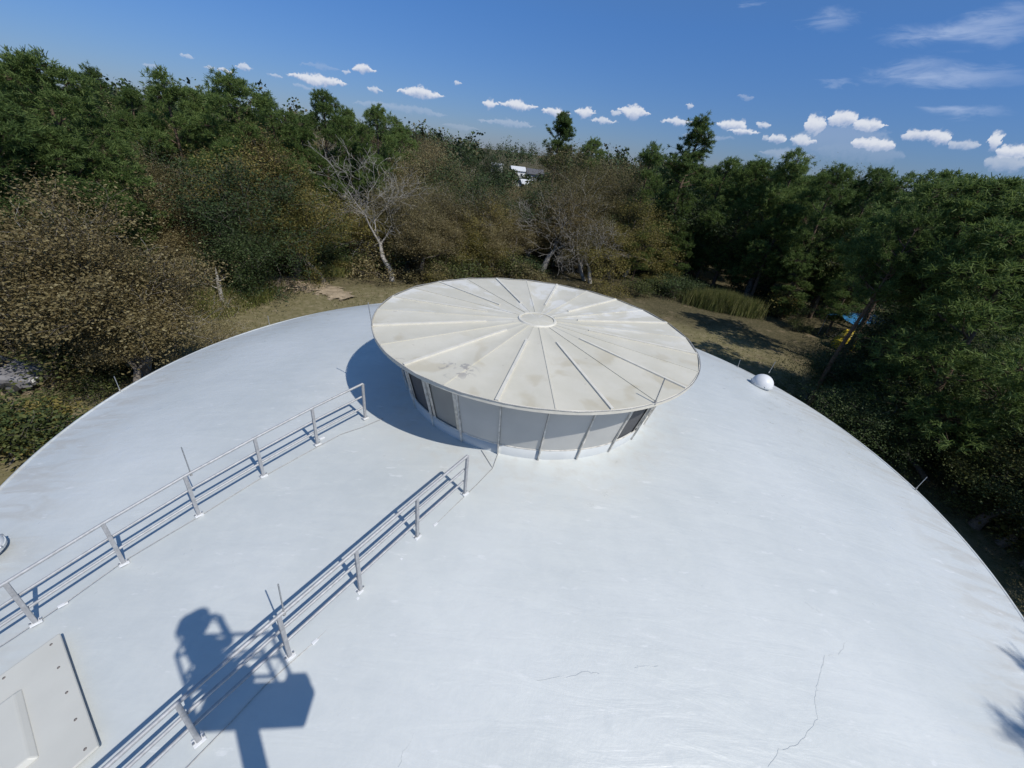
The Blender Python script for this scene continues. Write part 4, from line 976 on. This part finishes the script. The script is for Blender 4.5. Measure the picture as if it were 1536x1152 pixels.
tag(link('short_grass', blades('short_grass', pts[keep], rg, .06, .2, .035, M['shortgrass'], .5)), 'short dry grass covering the clearing', 'grass', kind='stuff')

# ------------------------------------------------------------------ snag
sg = ground_at(338, 468); snag = empty('broken_snag', (sg[0], sg[1], 0)); rg2 = random.Random(4)
pts = [Vector((.05*math.sin(i*1.3), .05*math.cos(i*1.7), i*.42)) for i in range(8)]
MB().tube(pts, [.17, .15, .14, .12, .13, .10, .08, .03], 9).build('trunk', BARK['dead'], snag)
for a, z, l in ((.4, 2.1, .5), (3.4, 1.6, .6), (2.1, 2.6, .4)):
    MB().tube([(0, 0, z), (math.cos(a)*l*.5, math.sin(a)*l*.5, z+.12), (math.cos(a)*l, math.sin(a)*l, z+.32)], [.04, .03, .012], 6).build('broken_branch', BARK['dead'], snag)
tag(snag, 'broken grey tree snag standing in the tall grass', 'dead tree')

# ------------------------------------------------------------------ off-frame pine behind the camera side whose fringe shades the dome
pr_ = PROTO['pine'][0]; nv = len(pr_['crown'].vertices); W_ = np.empty(nv*3, np.float32); pr_['crown'].vertices.foreach_get('co', W_); W_ = W_.reshape(-1, 3)[::7]*np.array([1.2, 1.2, 17/13.])
S_ = W_[:, :2]-SUN[:2]*((W_[:, 2:3]-7.15)/SUN[2])
tg = np.array(dome_at(1508, 1075))[:2]; nn_ = -tg/np.linalg.norm(tg); tt_ = np.array([-nn_[1], nn_[0]])
ex_ = S_@nn_; lead = S_[ex_ > np.percentile(ex_, 99.85)].mean(0); sh = tg-lead
shp = plant('pine', sh[0], sh[1], 17.0, 'pine behind the camera whose branch tips shade the lower right of the dome', None, 0, 1.); shp.rotation_euler = (0, 0, 0); shp.scale = (1.2, 1.2, 17/13.)

# ------------------------------------------------------------------ houses
M['siding'] = simple('white_siding', (.78, .78, .77), .6, 0, .06, 4); M['siding2'] = simple('grey_siding', (.42, .43, .45), .7, 0, .1, 4)
M['roofw'] = simple('pale_metal_roof', (.62, .63, .64), .5, .1, .1, 2); M['roofd'] = simple('dark_shingles', (.10, .10, .11), .8, 0, .2, 5)
M['glass'] = simple('window_glass', (.05, .06, .07), .15, 0, .1, 3, 0, .6)
def house(px, py, dist, w, dpt, h, rise, rz, wall, roof, label):
    P = at(px, py, dist); o = empty('house', (P[0], P[1], 0), rz)
    top = max(P[2], 3.4); hw = top-rise
    MB().box((0, 0, hw/2), (w, dpt, hw)).build('wall', wall, o)
    g = MB(); e = .35; x, y = w/2+e, dpt/2+e
    V = [(-x, -y, hw-.15), (x, -y, hw-.15), (x, 0, top), (-x, 0, top), (-x, y, hw-.15), (x, y, hw-.15)]; V += [(a, b, c+.14) for a, b, c in V]
    g.add(V, [(0, 1, 2, 3), (3, 2, 5, 4), (6, 9, 8, 7), (9, 10, 11, 8), (0, 6, 7, 1), (4, 5, 11, 10), (0, 3, 9, 6), (3, 4, 10, 9), (1, 7, 8, 2), (2, 8, 11, 5)]); g.build('roof', roof, o)
    MB().add([(-w/2, -dpt/2, hw), (-w/2, dpt/2, hw), (-w/2, 0, top-.1), (w/2, -dpt/2, hw), (w/2, dpt/2, hw), (w/2, 0, top-.1)], [(0, 2, 1), (3, 4, 5)]).build('gable', wall, o)
    for k in range(max(1, int(w//2.4))):
        xx = -w/2+1.2+k*2.4
        wi = MB().box((xx, -dpt/2-.02, hw-1.35), (1.0, .08, 1.2)).build('window', M['siding'], o); MB().box((xx, -dpt/2-.055, hw-1.35), (.8, .04, 1.0)).build('pane', M['glass'], wi)
    tag(o, label, 'house', 'houses among the far trees'); return o
house(746, 245, 165, 3.2, 4, 3, .4, R(-10), M['siding'], M['roofw'], 'white box-shaped house glimpsed above the trees left of the solitary pine')
house(777, 250, 175, 5, 5, 3, 1.2, R(15), M['siding'], M['roofw'], 'white house with pale roof in the middle of the far group')
house(803, 254, 150, 5, 5, 3, 1.3, R(5), M['siding2'], M['roofd'], 'grey house with dark roof at the foot of the solitary pine')
house(790, 270, 112, 2.6, 3, 3, .8, R(20), M['siding'], M['roofw'], 'small white shed below the far houses')
house(672, 286, 92, 3, 3, 3, .8, R(-15), M['siding2'], M['roofw'], 'pale roofed shed half hidden by oaks left of the houses')
house(714, 289, 88, 2, 2.4, 3, .7, R(10), M['siding'], M['roofw'], 'tiny white roofed shed just right of the half hidden shed')
def pole(px, py, dist, label):
    P = at(px, py, dist); o = empty('utility_pole', (P[0], P[1], 0))
    MB().tube([(0, 0, 0), (0, 0, P[2])], [.13, .09], 8).build('pole', BARK['dead'], o)
    for z in (.3, 1.1):
        MB().box((.25, 0, P[2]-z), (.9, .1, .1)).build('crossarm', BARK['dead'], o)
        for s in (.05, .6): MB().lathe([(.0, .16), (.07, .12), (.09, 0), (.05, -.06)], 10, (s, 0, P[2]-z+.1)).build('insulator', M['siding'], o)
    tag(o, label, 'utility pole', 'far utility poles')
pole(626, 245, 84, 'thin utility pole with white insulators right of the bare tree')
pole(658, 246, 96, 'fainter utility pole farther back beside the first')

# ------------------------------------------------------------------ blue tarp and yellow heap under the right pines
M['tarp'] = simple('blue_tarp', (.03, .16, .34), .45, 0, .25, 5); M['yellow'] = simple('yellow_cover', (.62, .46, .03), .5, 0, .2, 5)
tp = at(1282, 490, 48); tarp = empty('blue_tarp', (tp[0], tp[1], 0), R(20))
V = []; nxx, nyy = 14, 8
for i in range(nxx+1):
    for j in range(nyy+1):
        x, y = -2.4+4.8*i/nxx, -1.3+2.6*j/nyy; V.append((x, y, 2.25-.25*abs(y)+.22*abs(math.sin(x*1.15))*(.6)+.06*math.sin(x*5+y*4)-.05*x*x*.3))
MB().add(V, [(i*(nyy+1)+j, (i+1)*(nyy+1)+j, (i+1)*(nyy+1)+j+1, i*(nyy+1)+j+1) for i in range(nxx) for j in range(nyy)], True).build('tarp_sheet', M['tarp'], tarp)
for sx in (-2.3, 2.3):
    for sy in (-1.2, 1.2): MB().tube([(sx, sy, 0), (sx, sy, 1.9)], .03, 6).build('tent_pole', M['alu'], tarp)
tag(tarp, 'blue tarp stretched on poles beneath the right pines', 'tarp')
yp = at(1276, 497, 44.5); yel = empty('covered_machine', (yp[0], yp[1], 0), R(25))
rgy = random.Random(8); V = []
for i in range(9):
    for j in range(16):
        t = i/8; a = 2*PI*j/16; r_ = (1.0-.62*t**1.6)*(1+rgy.uniform(-.09, .09)); V.append((1.1*r_*math.cos(a), .8*r_*math.sin(a), 1.55*t**.8+rgy.uniform(-.05, .05)))
MB().add(V, [(i*16+j, i*16+(j+1) % 16, (i+1)*16+(j+1) % 16, (i+1)*16+j) for i in range(8) for j in range(16)]+[tuple(range(128, 144))]).build('yellow_cover', M['yellow'], yel, (0, 0, 0))
for sx in (-.8, .8): MB().lathe([(.12, -.1), (.3, -.1), (.32, 0), (.3, .1), (.12, .1)], 16).build('wheel', simple('tyre_rubber', (.03, .03, .03), .8), yel, (sx, -.62, .3)).rotation_euler = (PI/2, 0, 0)
tag(yel, 'yellow covered machine in front of the blue tarp', 'machine')

# ------------------------------------------------------------------ parked car at the left edge
M['maroon'] = simple('maroon_paint', (.16, .03, .03), .3, 0, .1, 3); M['greyp'] = simple('grey_primer', (.22, .215, .225), .5, 0, .1, 3); M['tyre'] = simple('car_tyre', (.025, .025, .025), .85)
cp = ground_at(-8, 578); car = empty('parked_car', (cp[0], cp[1], 0), R(12))
def loft(secs):
    V = []; Fc = []; n = len(secs[0])
    for s in secs: V += s
    for i in range(len(secs)-1):
        for k in range(n): Fc.append((i*n+k, i*n+(k+1) % n, (i+1)*n+(k+1) % n, (i+1)*n+k))
    Fc += [tuple(range(n))[::-1], tuple((len(secs)-1)*n+k for k in range(n))]; return MB().add(V, Fc)
def sec(x, w, z0, z1, r_=.12): return [(x, -w, z0), (x, w, z0), (x, w, z1-r_), (x, w-r_, z1), (x, -w+r_, z1), (x, -w, z1-r_)]
loft([sec(-2.2, .75, .45, .85), sec(-2.0, .84, .32, .95), (sec(-1.0, .87, .28, .98)), sec(.6, .87, .28, .98)]).build('body', M['maroon'], car, bevel=.03)
loft([sec(.605, .86, .30, .975), sec(1.5, .84, .32, .9), sec(2.1, .76, .40, .78)]).build('hood', M['greyp'], car, bevel=.03)
loft([sec(-1.7, .72, .97, 1.02), sec(-1.1, .66, .97, 1.40), sec(-.1, .66, .97, 1.42), sec(.65, .72, .97, 1.02)]).build('cabin', M['glass'], car, bevel=.03)
MB().box((-.6, 0, 1.425), (1.15, 1.22, .05)).build('roof', M['siding'], car, bevel=.02)
for sx in (-1.35, 1.35):
    for sy in (-.82, .82):
        wl = MB().lathe([(.19, -.1), (.31, -.1), (.33, -.05), (.33, .05), (.31, .1), (.19, .1)], 20).build('wheel', M['tyre'], car, (sx, sy, .33)); wl.rotation_euler = (PI/2, 0, 0)
        MB().lathe([(0, .06), (.12, .07), (.19, .04), (.19, -.04), (0, -.06)], 16).build('rim', M['alu'], wl)
for sy in (-.5, .5): MB().box((2.1, sy, .62), (.06, .3, .14)).build('headlight', M['siding'], car, bevel=.02)
tag(car, 'maroon car with grey hood and white roof parked at the left edge', 'car')
# ------------------------------------------------------------------ the photographer in the lift basket (behind the lens; casts the shadow on the dome)
C0 = Vector(CAM)
M['skin'] = simple('skin', (.50, .32, .24), .55, 0, .05, 8); M['shirt'] = simple('navy_shirt', (.05, .07, .13), .8, 0, .15, 12); M['jeans'] = simple('denim', (.06, .08, .14), .85, 0, .2, 20); M['hat'] = simple('khaki_cap', (.3, .26, .18), .8); M['hair'] = simple('dark_hair', (.04, .03, .02), .8)
M['yellowlift'] = simple('lift_paint', (.55, .30, .03), .4, 0, .1, 3); M['black'] = simple('black_plastic', (.02, .02, .022), .5)
FL = -1.22                                     # basket floor below the lens
person = empty('person', (C0.x-.06, C0.y-.12, C0.z+FL+.02))
def skin_mesh(name, joints, edges, mat, parent, sub=2, off=Vector((0, 0, 0))):
    keys = list(joints); me = bpy.data.meshes.new(name); me.from_pydata([Vector(joints[k][0])+off for k in keys], [(keys.index(a), keys.index(b)) for a, b in edges], []); me.materials.append(mat)
    o = bpy.data.objects.new(name, me); COL.objects.link(o); o.parent = parent
    md = o.modifiers.new('skin', 'SKIN'); md.use_smooth_shade = True
    sk = me.skin_vertices[0].data
    for i, k in enumerate(keys): rx = joints[k][1]; sk[i].radius = rx if isinstance(rx, tuple) else (rx, rx); sk[i].use_root = (i == 0)
    s = o.modifiers.new('sub', 'SUBSURF'); s.levels = sub; s.render_levels = sub
    return o
# local frame: origin at the feet, +y forward; lens sits at (.06, .12, 1.30)
DZ = -.10
J = {'pelvis': ((0, -.05, .62), (.115, .09)), 'belly': ((0, -.05, .88), (.095, .08)), 'chest': ((0, -.06, 1.04), (.105, .085)), 'neckb': ((-.02, -.07, 1.17), .075), 'neck': ((-.03, -.07, 1.22), .055), 'jaw': ((-.035, -.05, 1.28), .075), 'skull': ((-.04, -.06, 1.38), .095), 'crown': ((-.04, -.07, 1.44), .07),
     'shR': ((.14, -.05, 1.12), .043), 'elR': ((.20, .02, 1.06), .034), 'wrR': ((.12, .07, 1.26), .030), 'haR': ((.115, .075, 1.32), (.018, .040)),
     'shL': ((-.15, -.05, 1.11), .043), 'elL': ((-.15, .06, .99), .034), 'wrL': ((-.03, .075, 1.20), .030), 'haL': ((-.015, .08, 1.27), (.018, .040)),
     'hipR': ((.09, -.05, .68), .09), 'knR': ((.11, .06, .42), .065), 'anR': ((.11, -.02, .08), .045), 'toR': ((.12, .14, .04), .04),
     'hipL': ((-.09, -.05, .68), .09), 'knL': ((-.11, .06, .42), .065), 'anL': ((-.11, -.02, .08), .045), 'toL': ((-.12, .14, .04), .04)}
for k_ in J:
    if k_[:2] not in ('an', 'to'):
        (x_, y_, z_), r_ = J[k_]; J[k_] = ((x_, y_+(.05 if k_[:2] == 'kn' else 0), z_+(DZ if k_[:2] != 'kn' else -.05)), r_)
E_ = [('pelvis', 'belly'), ('belly', 'chest'), ('chest', 'neckb'), ('neckb', 'neck'), ('neck', 'jaw'), ('jaw', 'skull'), ('skull', 'crown'), ('chest', 'shR'), ('shR', 'elR'), ('elR', 'wrR'), ('wrR', 'haR'), ('chest', 'shL'), ('shL', 'elL'), ('elL', 'wrL'), ('wrL', 'haL'),
      ('pelvis', 'hipR'), ('hipR', 'knR'), ('knR', 'anR'), ('anR', 'toR'), ('pelvis', 'hipL'), ('hipL', 'knL'), ('knL', 'anL'), ('anL', 'toL')]
body = skin_mesh('body', J, E_, M['skin'], person)
for side, hx, s in (('R', .115, -1), ('L', -.015, 1)):          # fingers close on the phone
    hp_ = Vector(J['ha'+side][0])
    for f_ in range(4):
        b0 = hp_+Vector((s*.004, -.01, .045-f_*.022)); l = (.036, .042, .04, .03)[f_]
        skin_mesh('finger', {'a': (b0, .009), 'b': (b0+Vector((s*l*.6, .018, .006)), .0085), 'c': (b0+Vector((s*l*1.1, .006, .004)), .0075)}, [('a', 'b'), ('b', 'c')], M['skin'], body, 1)
    b0 = hp_+Vector((0, -.02, -.02)); skin_mesh('thumb', {'a': (b0, .011), 'b': (b0+Vector((s*.02, -.02, .02)), .010), 'c': (b0+Vector((s*.045, -.016, .03)), .008)}, [('a', 'b'), ('b', 'c')], M['skin'], body, 1)
hd = Vector((-.04, -.05, 1.36+DZ))
MB().add([hd+Vector((0, .09, .02)), hd+Vector((-.014, .095, -.03)), hd+Vector((.014, .095, -.03)), hd+Vector((0, .122, -.028))], [(0, 1, 3), (0, 3, 2), (1, 2, 3), (0, 2, 1)]).build('nose', M['skin'], body)
for s in (-1, 1):
    MB().lathe([(0, .011), (.010, .006), (.011, -.006)], 10).build('eye', M['siding'], body, hd+Vector((s*.034, .082, .022))).rotation_euler = (-PI/2, 0, 0)
    MB().lathe([(0, .012), (.02, .008), (.028, -.006)], 10).build('ear', M['skin'], body, hd+Vector((s*.092, -.005, .0))).rotation_euler = (0, s*PI/2, 0)
MB().box(tuple(hd+Vector((0, .088, -.062))), (.05, .012, .012)).build('mouth', simple('lips', (.35, .15, .13), .5), body, bevel=.004)
MB().lathe([(.104, -.03), (.108, .02), (.092, .065), (.05, .10), (0, .108)], 24, tuple(hd+Vector((0, -.012, .03)))).build('cap', M['hat'], person)
V = [];
for k in range(13):
    a = PI*k/12; V += [(.112*math.cos(a), .10*math.sin(a), .0), (.115*math.cos(a), .10*math.sin(a)+.075*math.sin(a), -.012)]
MB().add([Vector(v)+hd+Vector((0, -.005, .035)) for v in V], [(2*k, 2*k+1, 2*k+3, 2*k+2) for k in range(12)]).build('cap_brim', M['hat'], person)
MB().lathe([(.10, -.07), (.108, -.02), (.11, .03)], 20, tuple(hd+Vector((0, -.03, 0))), a0=PI*1.02, a1=PI*1.98).build('hair', M['hair'], person)
grow_ = lambda j, d: {k: (v[0], tuple(q+d for q in v[1]) if isinstance(v[1], tuple) else v[1]+d) for k, v in j.items()}
ST = grow_({k: J[k] for k in ('pelvis', 'belly', 'chest', 'neckb', 'shR', 'elR', 'shL', 'elL')}, .010)
skin_mesh('shirt', ST, [('pelvis', 'belly'), ('belly', 'chest'), ('chest', 'neckb'), ('chest', 'shR'), ('shR', 'elR'), ('chest', 'shL'), ('shL', 'elL')], M['shirt'], person)
SJ = grow_({k: J[k] for k in ('pelvis', 'hipR', 'knR', 'anR', 'hipL', 'knL', 'anL')}, .010)
skin_mesh('trousers', SJ, [('pelvis', 'hipR'), ('hipR', 'knR'), ('knR', 'anR'), ('pelvis', 'hipL'), ('hipL', 'knL'), ('knL', 'anL')], M['jeans'], person)
for s in (-1, 1): MB().box((s*.115, .06, .035), (.095, .27, .075), taper=.85).build('shoe', M['black'], person, bevel=.02)
tag(person, 'person in a cap holding up a phone, seen as a shadow across the railing', 'person')
ph = MB().box((0, 0, 0), (.15, .008, .075)).build('phone', M['black'], None, (C0.x-.0, C0.y-.028, C0.z), .003); tag(ph, 'dark phone held up by the photographer', 'phone')
MB().lathe([(0, .003), (.006, .003), (.007, 0)], 12).build('lens', M['glass'], ph, (.0, .006, .0)).rotation_euler = (-PI/2, 0, 0)
# basket
bk = empty('lift_basket', (C0.x, C0.y, C0.z+FL)); Xd = Matrix.Rotation(R(10), 3, 'Z')
x0, x1, y0, y1 = -.30, .45, -.20, .05
def bb(c, d, nm, mat=None, bev=.006): return MB().box(tuple(Xd @ Vector(c)), d, Xd).build(nm, mat or M['yellowlift'], bk, bevel=bev)
bb(((x0+x1)/2, (y0+y1)/2, 0), (x1-x0, y1-y0, .03), 'floor', M['alu'])
PH = .14
for c, d in ((((x0+x1)/2, y1, PH/2), (x1-x0, .02, PH)), (((x0+x1)/2, y0, PH/2), (x1-x0, .02, PH)), ((x0, (y0+y1)/2, PH/2), (.02, y1-y0-.03, PH)), ((x1, (y0+y1)/2, PH/2), (.02, y1-y0-.03, PH))): bb(c, d, 'side_panel')
RH = .96; yr = -.04
for nm, pl in (('guard_rail', [(x0, y0, RH), (x0, yr, RH), (x1-.05, yr, RH), (x1-.05, y0, RH), (x0, y0, RH)]), ('guard_rail', [(x0, y0, .62), (x0, yr, .62), (x1-.05, yr, .62), (x1-.05, y0, .62), (x0, y0, .62)])):
    MB().tube([Xd @ Vector(p) for p in pl], .016, 8).build(nm, M['yellowlift'], bk)
for xx, yy in ((x0, y0), (x0, yr), (x1-.05, yr), (x1-.05, y0)): MB().tube([Xd @ Vector((xx, yy, .02)), Xd @ Vector((xx, yy, RH))], .016, 8).build('rail_post', M['yellowlift'], bk)
bb((x1-.06, y1-.06, PH+.06), (.16, .12, .12), 'control_box', M['black'], .015)
tag(bk, 'yellow lift basket under the photographer, seen as a shadow on the dome', 'lift basket')
# boom and carrier on the ground behind
bs = Xd @ Vector((-.02, -.12, -.03)); bs += Vector(bk.location); be = bs+Vector((3.6, -4.9, -8.9))
bm_ = empty('boom_lift', (be.x, be.y, 0)); lo = Vector((be.x, be.y, 0))
MB().tube([bs-lo, bs.lerp(be, .55)-lo], .075, 8).build('upper_boom', M['yellowlift'], bm_); MB().tube([bs.lerp(be, .5)-lo, be-lo], .11, 8).build('lower_boom', M['yellowlift'], bm_)
MB().box((0, 0, 1.15), (1.5, 2.3, .75)).build('turntable', M['yellowlift'], bm_, bevel=.05); MB().box((0, 0, .62), (2., 3., .3)).build('chassis', M['black'], bm_, bevel=.04)
for sx in (-1.05, 1.05):
    for sy in (-1.05, 1.05):
        wl = MB().lathe([(.2, -.16), (.42, -.16), (.45, -.1), (.45, .1), (.42, .16), (.2, .16)], 24).build('wheel', M['tyre'], bm_, (sx, sy, .45)); wl.rotation_euler = (0, PI/2, 0)
        MB().lathe([(0, .1), (.15, .1), (.2, .06), (.2, -.06), (0, -.1)], 16).build('rim', M['alu'], wl)
tag(bm_, 'yellow boom lift standing behind the tank, its boom shading the dome', 'boom lift')
